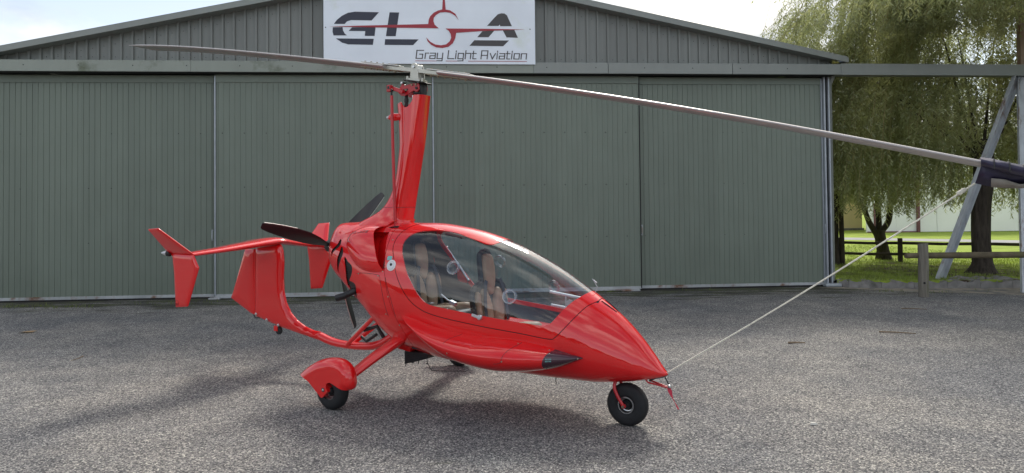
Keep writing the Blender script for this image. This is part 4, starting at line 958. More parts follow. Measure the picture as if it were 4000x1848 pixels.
# =================================================================== HANGAR  (local x along the front, y inwards, z up)
hg = empty('hangar', tuple(HO), HG, label='grey-green corrugated steel hangar with four sliding doors and low gable', category='hangar')
def steel(name, col, stain=True, rough=.40):
    m, n, l, b = nt(name); b.inputs['Roughness'].default_value = rough; b.inputs['Specular IOR Level'].default_value = .4
    tc = n.new('ShaderNodeTexCoord'); g = n.new('ShaderNodeNewGeometry')
    mp = n.new('ShaderNodeMapping'); mp.inputs['Scale'].default_value = (2.2, 2.2, .35); l.new(g.outputs['Position'], mp.inputs['Vector'])
    a = n.new('ShaderNodeTexNoise'); a.inputs['Scale'].default_value = 1.6; a.inputs['Detail'].default_value = 7; a.inputs['Roughness'].default_value = .62; l.new(mp.outputs[0], a.inputs['Vector'])
    r = n.new('ShaderNodeValToRGB'); r.color_ramp.elements[0].position = .3; r.color_ramp.elements[1].position = .72
    r.color_ramp.elements[0].color = (*[c*.94 for c in col], 1); r.color_ramp.elements[1].color = (*[c*1.06 for c in col], 1); l.new(a.outputs['Fac'], r.inputs['Fac'])
    last = r.outputs[0]
    if stain:
        c = n.new('ShaderNodeTexNoise'); c.inputs['Scale'].default_value = 1.1; c.inputs['Detail'].default_value = 8; c.inputs['Roughness'].default_value = .7; l.new(g.outputs['Position'], c.inputs['Vector'])
        r2 = n.new('ShaderNodeValToRGB'); r2.color_ramp.elements[0].position = .56; r2.color_ramp.elements[1].position = .74; l.new(c.outputs['Fac'], r2.inputs['Fac'])
        x = n.new('ShaderNodeMixRGB'); l.new(r2.outputs[0], x.inputs['Fac']); l.new(last, x.inputs['Color1']); x.inputs['Color2'].default_value = (.070, .085, .035, 1); last = x.outputs[0]
    oi = n.new('ShaderNodeObjectInfo'); mr = n.new('ShaderNodeMapRange'); mr.inputs['To Min'].default_value = .93; mr.inputs['To Max'].default_value = 1.07; l.new(oi.outputs['Random'], mr.inputs['Value'])
    hv = n.new('ShaderNodeHueSaturation'); l.new(mr.outputs[0], hv.inputs['Value']); l.new(last, hv.inputs['Color']); last = hv.outputs[0]
    wv = n.new('ShaderNodeTexNoise'); wv.inputs['Scale'].default_value = 1.7; wv.inputs['Detail'].default_value = 2; l.new(g.outputs['Position'], wv.inputs['Vector'])
    bp = n.new('ShaderNodeBump'); bp.inputs['Strength'].default_value = .35; bp.inputs['Distance'].default_value = .06; l.new(wv.outputs['Fac'], bp.inputs['Height']); l.new(bp.outputs[0], b.inputs['Normal'])
    l.new(last, b.inputs['Base Color']); return m
M['door'] = steel('door_sheet', (.178, .210, .172), False)
M['clad'] = steel('gable_sheet', (.215, .226, .212), False)
M['flash'] = steel('flashing_green', (.27, .295, .255), True)
M['barge'] = steel('barge_flashing', (.25, .268, .25), False)
M['galv'] = mat('galvanised_steel', (.42, .455, .49), .5, metal=.4, var=.12, vscale=5, col2=(.30,.20,.13), c2scale=3., c2lo=.62, c2hi=.72)
M['rail'] = mat('old_rail', (.46,.48,.49), .6, metal=.4, var=.2, vscale=4, col2=(.20,.10,.055), c2scale=2.0, c2lo=.50, c2hi=.64)
M['hdark'] = mat('dark_gap', (.02,.02,.02), .9)
# ribbed sheet profile swept along z
def ribbed(s0, s1, z0f, z1f, y, pitch, rib, h, name, m_, parent, phase=0., top=None, lapw=.0, curve=.0, foot=.006):
    """vertical sheet from s0 to s1 with trapezoid ribs proud of y (towards -y); z1f may be a function of s"""
    xs_ = [s0]; k = math.floor((s0-phase)/pitch)
    while True:
        c = phase+k*pitch
        if c-rib > s1: break
        for d in (-rib/2-foot, -rib/2, rib/2, rib/2+foot):
            if s0 < c+d < s1: xs_.append(c+d)
        k += 1
    xs_.append(s1); xs_ = sorted(set(round(x, 5) for x in xs_))
    def prof(x):
        d = abs(((x-phase+pitch/2) % pitch)-pitch/2)
        return h*min(1, max(0, (rib/2+foot-d)/foot))
    V = []
    for x in xs_: V += [(x, y-prof(x), z0f), (x, y-prof(x), z1f(x) if callable(z1f) else z1f)]
    F = [(2*i, 2*i+2, 2*i+3, 2*i+1) for i in range(len(xs_)-1)]
    me = bpy.data.meshes.new(name); me.from_pydata(V, [], F); me.update()
    return link(name, me, m_, parent, normals=False)
def roofz(s): return 6.08-abs(s-7.65)*.2068
# gable cladding, one object per sheet; lap joints as small steps
s = -.20; i = 0
while s < 15.40:
    e = min(s+.7945, 15.42)
    ribbed(s, e+.012, 4.20, lambda x: roofz(x)-.045, .06-.0022*(i % 2), .1995, .036, .040, 'gable_sheet', M['clad'], hg, phase=.05, foot=.008)
    s = e; i += 1
# steel screws of the cladding: one joined part
m = MB()
for j in range(78):
    s = .05+.1995*j+.09
    for z in (4.42, roofz(s)-.24):
        if z < roofz(s)-.2 and s < 15.3: m.lathe([(.0001,.005),(.006,.004),(.007,0)], (s,.058,z), (0,-1,0), 6)
m.build('cladding_screws', M['hdark'], hg, kind='stuff')
# shell: sides, back, roof
m = MB(); m.box(15.395,15.42,.09,18,0,4.44); m.box(-.20,-.17,.09,18,0,4.44); m.box(-.17,15.395,17.95,18,0,4.40); m.prism([(-.2,4.40),(15.4,4.40),(15.4,4.46),(7.65,6.05),(-.2,4.46)], (0,0,0), (1,0,0), (0,0,1), (0,1,0), 17.955, 17.995); m.build('side_walls', M['clad'], hg)
for sg in (1, -1):
    k = MB(); k.obox((7.65+sg*4.01, 8.95, 6.08-.83+.03), Vector((sg*4.02, 0, -.2068*4.02)), Vector((0, 9.12, 0)), Vector((.2068*.02*sg, 0, .02))); k.build('roof_sheet', M['barge'], hg)
    # corrugation ends that show as a fine serration along the verge
    k = MB(); k.obox((7.65+sg*4.015, -.19, roofz(7.65+4.015)-.022), Vector((sg*4.025, 0, -.2068*4.025)), Vector((0, .012, 0)), Vector((0, 0, .044))); k.build('barge_board', M['barge'], hg)
    k = MB(); k.obox((7.65+sg*4.015, -.19, roofz(7.65+4.015)-.070), Vector((sg*4.015, 0, -.2068*4.015)), Vector((0, .020, 0)), Vector((0, 0, .005))); k.obox((7.65+sg*4.015, -.05, roofz(7.65+4.015)-.066), Vector((sg*4.01, 0, -.2068*4.01)), Vector((0, .12, 0)), Vector((0, 0, .004))); k.build('barge_lip', M['barge'], hg)
k = MB()
for j in range(66):
    x = 7.85+.119*j
    k.obox((x, -.17, roofz(x)+.030), Vector((.030, 0, -.0062)), Vector((0, .03, 0)), Vector((0, 0, .010)))
k.build('roof_rib_ends', M['barge'], hg, kind='stuff')
# door-track flashing over the doors, in lengths, running on past the corner
for a, b, st in ((-.25,3.36,1),(3.365,9.55,1),(9.555,10.96,0),(10.97,13.36,0),(13.37,15.52,0)):
    k = MB(); k.prism([(-.02,4.105),(-.225,4.105),(-.225,4.125),(-.219,4.130),(-.215,4.30),(-.20,4.312),(-.02,4.325)], (a,0,0), (0,1,0), (0,0,1), (1,0,0), 0, b-a); k.build('track_flashing', M['flash'] if st else M['barge'], hg)
k = MB()
for x in np.arange(.5, 15.3, .93): k.lathe([(.0001,.006),(.008,.005),(.010,0)], (x,-.2165,4.215), (0,-1,0), 8)
k.build('flashing_screws', M['hdark'], hg, kind='stuff')
k = MB(); k.box(-.2,15.4,-.20,-.035,4.095,4.103); k.build('door_track', M['hdark'], hg)
# sliding doors
def door(s0, s1, y, edgeL, edgeR, name='sliding_door', phase=.0):
    d = empty(name, (s0, y, 0), 0, hg); w = s1-s0
    s = 0.; i = 0
    while s < w-.01:
        e = min(s+.786, w); 
        if w-e < .12: e = w
        ribbed(s, e, .085, 3.955, -.0015*(i % 2), .0982, .016, .010, 'door_sheet', M['door'], d, phase=.03+phase, foot=.0035); s = e; i += 1
    k = MB(); k.box(0,w,-.022,.03,3.955,4.092); k.build('top_rail', M['door'], d, 30, .003)
    k = MB(); k.box(0,w,-.006,.03,.030,.085); k.build('bottom_rail', M['rail'], d, 30, .003)
    k = MB(); k.box(0,w,.012,.04,.03,4.05); k.build('door_backing', M['hdark'], d)
    if edgeL: k = MB(); k.box(-.005,.018,-.030,.035,.06,4.07); k.build('edge_trim', M['galv'], d, 30, .002)
    if edgeR: k = MB(); k.box(w-.018,w+.004,-.030,.035,.06,4.07); k.build('edge_trim', M['galv'], d, 30, .002)
    k = MB()
    for z in (1.04, 2.03, 3.02):
        for x in np.arange(.13, w-.05, .393): k.lathe([(.0001,.010),(.007,.009),(.010,.002),(.010,0)], (x,-.001,z), (0,-1,0), 8)
    k.build('door_screws', M['hdark'], d, kind='stuff')
    return d
def handle(d, x, z):
    k = MB(); k.tube(rs([(x,-.01,z-.085),(x,-.055,z-.085),(x,-.055,z+.085),(x,-.01,z+.085)], 4), .009, 8); k.build('door_handle', M['galv'], d, 50)
d1 = door(-.24, 3.695, .085, False, False); d2 = door(3.712, 7.655, .0, True, False, phase=.02); d3 = door(7.668, 11.590, .0, True, False, phase=.05); d4 = door(11.575, 15.27, .085, False, True)
handle(d2, -.035, 1.16); handle(d3, 3.945, 1.15); handle(d4, 3.70, 1.12)
k = MB(); k.box(11.591,11.609,-.010,.03,.05,4.08); k.box(3.690,3.706,.0,.10,.05,4.08); k.box(7.656,7.667,-.004,.03,.05,4.08); k.build('door_gap', M['hdark'], hg)
k = MB(); k.box(15.283,15.312,.0,.09,.05,4.10); k.box(15.366,15.396,-.01,.10,.05,4.10); k.build('corner_channel', M['galv'], hg, 30, .003)
k = MB(); k.box(15.312,15.366,.06,.09,.05,4.10); k.build('corner_gap', M['hdark'], hg)
k = MB(); k.box(-.2,15.40,.085,.12,-.02,.05); k.build('sill_gap', M['hdark'], hg)
for a, b in ((-.3,-.08),(3.62,3.82),(7.55,7.76),(11.2,11.55)):
    k = MB(); k.box(a,b,-.10,.02,.002,.030); k.build('door_guide', M['rail'], hg, 30, .004)
k = MB(); k.box(3.7,7.62,-.030,-.008,.012,.040); k.box(7.7,11.55,-.030,-.008,.012,.040); k.build('ground_rail', M['rail'], hg, 30, .002)
k = MB(); k.box(15.18,15.50,-.14,.0,.012,.075); k.build('track_stop', M['galv'], hg, 30, .015)
# gutter with its end, elbow and downpipe at the right eave
k = MB(); k.prism([(15.46,4.46),(15.48,4.37),(15.58,4.36),(15.615,4.44),(15.63,4.455),(15.63,4.465),(15.60,4.46)], (0,-.18,0), (1,0,0), (0,0,1), (0,1,0), 0, 18); k.build('gutter', mat('gutter_blue_grey', (.34,.42,.52), .5), hg, 30)
k = MB(); k.tube([(15.50,-.06,4.36),(15.49,-.05,4.20),(15.47,.02,4.08),(15.455,.10,3.98),(15.455,.12,.1)], .045, 14); k.build('downpipe', M['barge'], hg, 50)
k = MB()
for j in range(60):
    a = rng.uniform(0, 6.28); p = Vector((15.43+rng.normal(0,.035), -.16+rng.normal(0,.03), 4.33)); q = p+Vector((math.cos(a)*.02, math.sin(a)*.02, rng.uniform(.03,.09)))
    k.add([p-Vector((.004,0,0)), p+Vector((.004,0,0)), q], [(0,1,2)])
k.build('gutter_moss', mat('moss_yellow', (.28,.26,.06), .9, var=.3), hg, normals=False, kind='stuff')

# =================================================================== SIGN above the doors
sg_ = empty('hangar_sign', tuple(hw(0, 0)), HG, label='large pale blue hangar sign with GLSA logo and Gray Light Aviation lettering', category='sign')
YS = -.245
def SGN(s, z): return (1.6-1.6+s, z)
def sc_(p):   # traced on a plane 14 cm before the doors, stands 24.5 cm before them
    return (p[0], p[1])
m = MB(); m.box(5.712, 9.585, YS, YS+.012, 4.262, 5.66); board = m.build('sign_board', mat('sign_white', (.82,.88,.95), .45, var=.05, vscale=1.5, bump=.25, bscale=1.3, bdist=.03, col2=(.72,.79,.74), c2scale=.9, c2lo=.58, c2hi=.75), sg_, 30, .002)
m = MB(); 
for x in (5.75, 9.49): 
    for z in (4.92,): m.lathe([(.0001,.004),(.010,.004),(.010,0)], (x, YS, z), (0,-1,0), 10)
for x in (5.9, 7.6, 9.3): m.box(x-.02, x+.02, YS+.012, -.03, 4.4, 5.2)
m.build('sign_fixing', M['hdark'], sg_)
M['navy'] = mat('logo_navy', (.028,.030,.052), .4); M['brown'] = mat('logo_grey', (.060,.054,.054), .4); M['logored'] = mat('logo_red', (.36,.020,.035), .4)
def glyph(name, polys, m_, t=.004, y=0.):
    m = MB()
    for p in polys: m.prism(p, (0, YS-.0005-y, 0), (1, 0, 0), (0, 0, 1), (0, 1, 0), -t, 0)
    return m.build(name, m_, sg_)
glyph('logo_letter', [[(5.902,4.986),(5.956,5.06),(6.047,5.135),(6.155,5.191),(6.281,5.213),(6.712,5.207),(6.579,5.056),(6.208,5.058),(6.136,5.035),(6.091,4.985)],[(5.88,4.922),(6.055,4.927),(6.063,4.869),(6.09,4.814),(6.131,4.777),(5.892,4.775),(5.876,4.839)],[(6.226,4.925),(6.65,4.929),(6.631,4.772),(6.454,4.771),(6.464,4.858),(6.166,4.859)],[(5.937,4.719),(6.615,4.717),(6.6,4.608),(6.152,4.612),(6.044,4.645)]], M['navy'])
glyph('logo_letter', [[(6.906,5.209),(7.079,5.207),(7.013,4.77),(6.836,4.769)],[(6.821,4.713),(7.43,4.714),(7.33,4.608),(6.812,4.608)]], M['navy'])
glyph('logo_letter', [[(8.693,4.977),(8.828,5.127),(8.894,5.194),(8.959,5.213),(9.015,5.21),(9.061,5.177),(9.152,4.975),(8.938,4.973),(8.923,5.003),(8.905,4.977)],[(8.602,4.873),(8.829,4.894),(8.717,4.766),(8.509,4.764)],[(8.984,4.895),(9.198,4.907),(9.262,4.759),(9.051,4.765)],[(8.453,4.706),(9.096,4.707),(8.986,4.6),(8.363,4.603)]], M['brown'])
glyph('logo_swoosh', [[(5.821,4.936),(6.66,4.966),(7.608,4.998),(7.612,5.031),(7.618,5.078),(7.646,5.143),(7.71,5.208),(7.793,5.252),(7.867,5.27),(7.885,5.56),(7.897,5.60),(7.908,5.56),(7.93,5.27),(8.014,5.255),(8.106,5.194),(8.166,5.079),(8.106,5.157),(8.014,5.212),(7.922,5.224),(7.83,5.215),(7.756,5.172),(7.71,5.116),(7.704,5.051),(7.727,4.986),(7.80,4.922),(7.388,4.925),(6.478,4.928)],
    [(9.389,4.914),(8.677,4.92),(7.925,4.919),(7.983,4.877),(8.02,4.812),(8.028,4.747),(8.0,4.682),(7.935,4.626),(7.843,4.607),(7.733,4.621),(7.642,4.67),(7.569,4.751),(7.596,4.679),(7.66,4.614),(7.751,4.569),(7.861,4.557),(7.972,4.58),(8.055,4.645),(8.102,4.739),(8.121,4.841),(8.584,4.877)]], M['logored'], y=.004)
# second line of lettering: strokes on a grid (x 0-4, y 0 baseline, 4 x-height, 6 capital height, -2 descender)
GL = {'G':([[(4.6,6),(.3,6),(.3,0),(4.2,0),(4.2,3.2),(2.2,3.2)]],5.6),'r':([[(.3,0),(.3,4)],[(.3,4),(2.4,4)]],3.0),'a':([[(.3,4),(3.6,4),(3.6,0),(.3,0),(.3,2.1),(3.6,2.1)]],4.6),'y':([[(.3,4),(.3,0),(3.6,0)],[(3.6,4),(3.6,-1.6),(.3,-1.6)]],4.6),'L':([[(.3,6),(.3,0),(4.2,0)]],4.9),'i':([[(.3,0),(.3,4)],[(.3,5.0),(.3,5.8)]],1.5),
 'g':([[(3.6,4),(.3,4),(.3,0),(3.6,0)],[(3.6,4),(3.6,-1.6),(.3,-1.6)]],4.6),'h':([[(.3,0),(.3,6)],[(.3,4),(3.6,4),(3.6,0)]],4.6),'t':([[(.6,5.6),(.6,0),(2.6,0)],[(-.2,4),(2.4,4)]],3.3),'A':([[(.3,0),(.3,6),(4.2,6),(4.2,0)],[(.3,2.6),(4.2,2.6)]],5.6),'v':([[(.3,4),(1.9,0),(3.6,4)]],4.5),'o':([[(.3,4),(3.6,4),(3.6,0),(.3,0),(.3,4)]],4.6),'n':([[(.3,0),(.3,4),(3.6,4),(3.6,0)]],4.6),' ':([],2.2)}
txt = 'Gray Light Aviation'; tot = sum(GL[c][1] for c in txt); x0, x1, zb_, hh = 7.372, 9.440, 4.362, .150/6
ux = (x1-x0)/tot; cur = 0; shear = .12
for c in txt:
    st, w = GL[c]
    if st:
        m = MB(); th = .0145
        for L in st:
            for (a, b), (p, q) in zip(L, L[1:]):
                A = Vector((x0+(cur+a)*ux+shear*b*hh, YS-.003, zb_+b*hh)); B = Vector((x0+(cur+p)*ux+shear*q*hh, YS-.003, zb_+q*hh)); d = B-A; nl = d.length; d.normalize()
                wv = th*(.8 if abs(d.z) < .3 else 1.0)
                m.obox((A+B)/2, d*(nl/2+wv*.5), Vector((0, .0025, 0)), d.cross(Vector((0, 1, 0)))*wv*.62)
        m.build('letter', M['brown'], sg_)
    cur += w
m = MB()
for a, b in ((7.368,7.765),(7.925,8.18),(8.335,9.425)): m.box(a, b, YS-.004, YS-.0002, 4.313, 4.322)
m.build('underline', M['logored'], sg_)

# =================================================================== outrigger frame that carries the open doors, camera
M['grip'] = mat('weathered_channel', (.50,.53,.56), .55, metal=.35, var=.15, vscale=4, col2=(.22,.13,.085), c2scale=2.2, c2lo=.56, c2hi=.68, stretch=(2,2,.6))
M['rust'] = mat('rusty_painted_steel', (.33,.24,.19), .75, var=.15, vscale=3, col2=(.24,.10,.055), c2scale=1.6, c2lo=.45, c2hi=.6)
fr = empty('door_gantry', tuple(hw(0, 0)), HG, label='steel outrigger gantry with long header beam beside the hangar, propped by raking legs', category='gantry')
k = MB(); k.prism([(-.02,4.10),(-.225,4.10),(-.225,4.12),(-.219,4.126),(-.215,4.315),(-.20,4.325),(-.02,4.335)], (15.525,0,0), (0,1,0), (0,0,1), (1,0,0), 0, 4.6); k.build('header_beam', M['barge'], fr)
def channel(a, b, w, dpt, name, m_, face):
    a, b = Vector(a), Vector(b); t = (b-a).normalized(); f = Vector(face); f = (f-t*f.dot(t)).normalized(); sd = t.cross(f)
    k = MB(); L = (b-a)/2; c = (a+b)/2
    k.obox(c, L, sd*w*.5, f*.006); k.obox(c+sd*(w*.5-.006)+f*dpt*.5, L, sd*.006, f*(dpt*.5)); k.obox(c-sd*(w*.5-.006)+f*dpt*.5, L, sd*.006, f*(dpt*.5)); return k.build(name, m_, fr, 30, .002)
channel((17.44,-.15,.10), (19.18,-.12,4.10), .19, .07, 'raking_leg', M['grip'], (.35,-1,0))
channel((18.10,-1.52,0), (19.33,-.10,4.10), .20, .07, 'front_leg', M['grip'], (-.3,-1,0))
k = MB(); k.box(19.42,19.54,.02,.12,0.1,7.2); k.build('mast_post', M['rust'], fr, 30, .006)
k = MB(); k.box(19.22,19.40,-.13,-.10,3.97,4.04); k.build('gusset_plate', M['rust'], fr, 30, .003)
sc2 = empty('security_camera', tuple(hw(19.42, -.225, 4.205)), HG, label='small white dome security camera fixed on the end of header beam', category='camera')
k = MB(); k.lathe([(.0001,-.10),(.035,-.095),(.06,-.07),(.072,-.03),(.072,0),(.06,.002)], (0,0,0), (0,1,0), 28); k.build('camera_body', M['white'], sc2, 50)
k = MB(); k.lathe([(.0001,-.115),(.022,-.108),(.034,-.085),(.034,-.06)], (.028,-.0,-.018), (.25,1,.2), 20); k.build('camera_lens', M['black'], sc2, 50)

# =================================================================== edging blocks, fences
ed = empty('block_edging', tuple(hw(15.5, -.2)), HG, label='row of grey scalloped concrete edging blocks between apron and lawn', category='edging')
M['conc'] = mat('weathered_concrete', (.235,.225,.215), .92, var=.22, vscale=7, bump=.5, bscale=45, col2=(.10,.10,.085), c2scale=2.6, c2lo=.55, c2hi=.72)
edge_pts = [(15.47,.00),(15.60,-.21),(16.13,-.40),(16.71,-.51),(17.29,-.62),(17.87,-.72),(18.48,-.76),(19.08,-.80),(19.68,-.84)]
def block(a, b, h0, ph, extra=0.):
    A = Vector((a[0]-15.5, a[1]+.2, 0)); B = Vector((b[0]-15.5, b[1]+.2, 0)); t = (B-A).normalized(); nn = Vector((-t.y, t.x, 0)); L = (B-A).length-.008
    n = 22; V = []; ys = [0, .022, .05, .10, .125, .15, .20, .228, .25]
    def cell(u, y):   # hollow cells sunk in the top
        d = 0
        for (cu, cy, ru, ry) in ((.22,.125,.085,.075),(.55,.14,.06,.06),(.80,.11,.09,.07),(.38,.07,.035,.03),(.66,.19,.04,.03),(.05,.12,.03,.05),(.96,.15,.03,.05)):
            if ((u-cu)/ru)**2+((y-cy)/ry)**2 < 1: d = .07
        return d
    for i in range(n):
        u = i/(n-1); z = h0+.022*math.cos((u*1.5+ph)*2*math.pi)+extra
        for y in ys: V.append(A+t*(u*L)+nn*y+Vector((0, 0, z-cell(u, y)-.004*rng.random())))
    q = len(ys); F = [(i*q+j, (i+1)*q+j, (i+1)*q+j+1, i*q+j+1) for i in range(n-1) for j in range(q-1)]
    o = len(V)
    for i in range(n):
        u = i/(n-1); V += [A+t*(u*L)+Vector((0, 0, -.02)), A+t*(u*L)+nn*.25+Vector((0, 0, -.02))]
    F += [(o+2*i, o+2*i+2, (i+1)*q, i*q) for i in range(n-1)]+[(o+2*i+1, i*q+q-1, (i+1)*q+q-1, o+2*i+3) for i in range(n-1)]
    F += [tuple([o]+[j for j in range(q)]+[o+1]), tuple([o+2*(n-1)]+[(n-1)*q+j for j in range(q)]+[o+2*n-1])]
    m = MB(); m.add(V, F); m.build('block', M['conc'], ed)
for i, (a, b) in enumerate(zip(edge_pts, edge_pts[1:])): block(a, b, .125+.006*math.sin(i*2.1), .13*i)
block((17.60,-.36), (18.22,-.40), .165, .4); block((18.24,-.42), (18.86,-.44), .16, .1)

M['greywood'] = mat('silvered_timber', (.185,.17,.14), .9, var=.25, vscale=5, bump=.4, bscale=14, bdist=.02, stretch=(6,6,.7), col2=(.12,.12,.07), c2scale=1.5, c2lo=.55, c2hi=.7)
M['logwood'] = mat('mossy_log', (.125,.100,.062), .92, var=.3, vscale=6, bump=.4, bscale=20, col2=(.11,.11,.04), c2scale=2, c2lo=.5, c2hi=.65)
M['darkwood'] = mat('dark_stained_rail', (.055,.042,.030), .9, var=.3, vscale=6, bump=.3, bscale=20)
nf = empty('log_rail_fence', (7.04, 12.1, 0), 0, label='weathered grey timber post with round log rail at the apron edge', category='fence')
k = MB(); rings = []
for z in np.linspace(-.05, .915, 12):
    rings.append([Vector((.081*math.cos(a)*(1+.04*math.sin(3*a+z*5)), .081*math.sin(a)*(1+.04*math.cos(2*a+z*4)), z+(.0 if z < .9 else .012*math.cos(a+1)))) for a in np.linspace(0, 2*math.pi, 20, endpoint=False)])
k.loft(rings); nf_post = k.build('post', M['greywood'], nf, 50)
k = MB(); k.lathe([(.0001,.002),(.018,.002),(.019,-.004)], (-.030,-.077,.245), (-.35,-.94,0), 16); k.build('bolt_hole', M['hdark'], nf_post)
k = MB(); k.tube([(.06,.03,.705),(1.2,.06,.700),(2.6,.10,.697),(4.2,.14,.70)], [.053,.055,.052,.05], 16); k.build('rail', M['logwood'], nf, 50)
k = MB(); k.tube([(-.29,.02,.705),(-.05,.03,.708)], [.044,.046], 16); k.build('rail_stub', M['logwood'], nf, 50)
k = MB(); k.tube([(4.05,.14,-.05),(4.05,.14,.92)], [.09,.088], 16); k.build('post', M['greywood'], nf, 50)
ff = empty('post_and_rail_fence', (9.81, 17.85, .13), 0, label='low dark two-rail timber fence crossing the lawn behind the trees', category='fence')
dv = Vector((1.28, -.62, 0)).normalized()
for t in (-4.1,-2.75,-1.42,0,1.79,3.6,5.4):
    p = dv*t; k = MB(); k.obox(p+Vector((0,0,.28)), dv*.055, dv.cross(Vector((0,0,1)))*.055, Vector((0,0,.32))); k.build('post', M['darkwood'], ff, 30, .012)
for z in (.475,.195):
    for a, b in ((-4.1,-1.42),(-1.42,0),(0,1.79),(1.79,3.6),(3.6,5.6)):
        k = MB(); k.tube([dv*a+Vector((0,0,z+.004)), dv*(a+b)/2+Vector((0,0,z-.010)), dv*b+Vector((0,0,z+.003))], .036, 8, ry=.030); k.build('rail', M['darkwood'], ff, 50)

# =================================================================== far buildings beyond the lawn
wb = empty('white_shed', (19.72, 36.2, .13), 0, label='long white sheet-metal building with maroon trim beyond the lawn', category='building')
M['wsheet'] = mat('white_sheet', (.90,.90,.85), .6, var=.05, vscale=.6); M['maroon'] = mat('maroon_trim', (.16,.06,.06), .6); M['ysheet'] = mat('yellow_sheet', (.86,.70,.40), .6, var=.05, vscale=.6)
for i in range(12):
    k = MB(); k.box(i*2.1+.012,(i+1)*2.1-.012,0,.12,.02,5.0); k.build('wall_panel', M['wsheet'], wb)
k = MB(); k.box(0,25.2,.10,.3,0,4.98); k.build('wall_core', M['hdark'], wb)
k = MB(); k.box(-.3,25.4,.12,9,4.98,5.3); k.build('roof', M['wsheet'], wb)
k = MB(); k.box(1.03,1.16,-.14,-.01,0,5.0); k.build('maroon_post', M['maroon'], wb)
k = MB(); k.box(-1.5,1.0,-.08,-.01,.0,.06); k.box(-1.15,-.85,-.08,-.01,.06,1.5); k.build('door_frame', M['maroon'], wb)
k = MB(); k.box(-1.5,0,-.005,.12,0.02,5.0); k.build('wall_panel', M['wsheet'], wb)
k = MB(); k.box(6.9,9.9,-.04,-.01,.05,2.35); k.build('sliding_panel', mat('pale_grey_panel', (.50,.54,.52), .6, var=.06, vscale=.7), wb)
k = MB(); k.box(9.9,9.98,-.06,-.01,.05,2.3); k.box(6.9,11.0,-.07,-.01,.0,.06); k.box(6.9,11,-.05,-.01,2.35,2.40); k.build('panel_trim', M['maroon'], wb)
yb = empty('yellow_shed', (18.0, 39.6, .13), R(14), label='ochre yellow metal shed partly hidden behind the hangar corner', category='building')
k = MB(); k.box(-4.0,1.95,0,.15,.12,4.6); k.build('front_wall', M['ysheet'], yb); k = MB(); k.box(1.80,1.95,.152,8,.12,4.6); k.build('end_wall', M['ysheet'], yb)
k = MB(); k.box(-4.2,2.1,-.1,8.1,4.6,4.8); k.build('roof', M['wsheet'], yb)
k = MB(); k.box(-4.1,2.0,-.10,-.01,0,.12); k.build('base_kerb', M['conc'], yb)

# =================================================================== trees
M['bark'] = mat('furrowed_bark', (.060,.048,.038), .95, var=.45, vscale=7, bump=1.0, bscale=9, bdist=.05, stretch=(3,3,.5))
M['twigbark'] = mat('willow_twig', (.22,.19,.07), .8, var=.25)
M['willow'] = leaf_mat('willow_leaf', (.215,.25,.088), (.51,.52,.225), .60, 1.3, .45)
def trunk(name, pts, rad, parent, flare=0., n=20):
    k = MB(); P = rs(pts, 6); rr = np.interp(np.linspace(0, 1, len(P)), np.linspace(0, 1, len(rad)), rad); rings = []
    for i, p in enumerate(P):
        rings.append([Vector((p[0], p[1], p[2]))+Vector((math.cos(a), math.sin(a), 0))*rr[i]*(1+.07*math.sin(5*a+i*.2)+.05*math.sin(9*a+1)+flare*max(0, 1-i/5)*(.5+.5*math.sin(3*a+.6))) for a in np.linspace(0, 2*math.pi, n, endpoint=False)])
    k.loft(rings); return k.build(name, M['bark'], parent, 70)
def foliage(name, starts, parent, m_, step=.028, ll=(.08,.14), lw=(.0075,.0135), zmin=None, keep=None, twigs=True):
    """hanging shoots: each start = (point, outward direction, length); leaves in pairs along the shoot"""
    LV = []; TW = MB()
    for (p, d, L) in starts:
        n = max(4, int(L/step)); t = np.linspace(0, 1, n); d = np.array(d); wob = rng.normal(0, .10, 3)
        arch = .50*min(1., L/1.5)
        x = p[0]+d[0]*arch*(1-np.exp(-3*t))+wob[0]*t*t*L*.6; y = p[1]+d[1]*arch*(1-np.exp(-3*t))+wob[1]*t*t*L*.6
        z = p[2]+.10*np.sin(np.minimum(t*6, math.pi))*(t < .5)-L*np.maximum(0, t-.03)**1.12
        Q = np.stack([x, y, z], 1)
        if keep is not None: Q = Q[keep(Q)]
        if len(Q) < 4: continue
        LV.append(Q)
        if twigs and rng.random() < .45: TW.tube([tuple(q) for q in Q[::max(1, len(Q)//5)]], .0035, 3, caps=False)
    Q = np.vstack(LV); n = len(Q)
    a = rng.uniform(0, 2*math.pi, n); dn = rng.uniform(.35, 1.6, n); D = np.stack([np.cos(a), np.sin(a), -dn], 1); D /= np.linalg.norm(D, axis=1, keepdims=True)
    Ln = rng.uniform(*ll, n)[:, None]; Wn = rng.uniform(*lw, n)[:, None]
    up = rng.normal(0, 1, (n, 3)); W = np.cross(D, up); W /= np.maximum(np.linalg.norm(W, axis=1, keepdims=True), 1e-6)
    V = np.empty((n*4, 3)); V[0::4] = Q; V[1::4] = Q+D*Ln*.42+W*Wn; V[2::4] = Q+D*Ln; V[3::4] = Q+D*Ln*.42-W*Wn
    me = bpy.data.meshes.new(name); me.vertices.add(n*4); me.vertices.foreach_set('co', V.ravel()); me.loops.add(n*4); me.loops.foreach_set('vertex_index', np.arange(n*4)); me.polygons.add(n); me.polygons.foreach_set('loop_start', np.arange(n)*4); me.polygons.foreach_set('loop_total', np.full(n, 4)); me.update(); me.validate()
    o = link(name, me, m_, parent, normals=False, kind='stuff')
    if twigs: TW.build('shoots', M['twigbark'], o, None, normals=False, kind='stuff')
    return n
T0 = np.array([9.78, 14.68])
wt = empty('willow_tree', (9.78, 14.68, .13), 0, label='large weeping willow with thick furrowed trunk beside the hangar', category='tree')
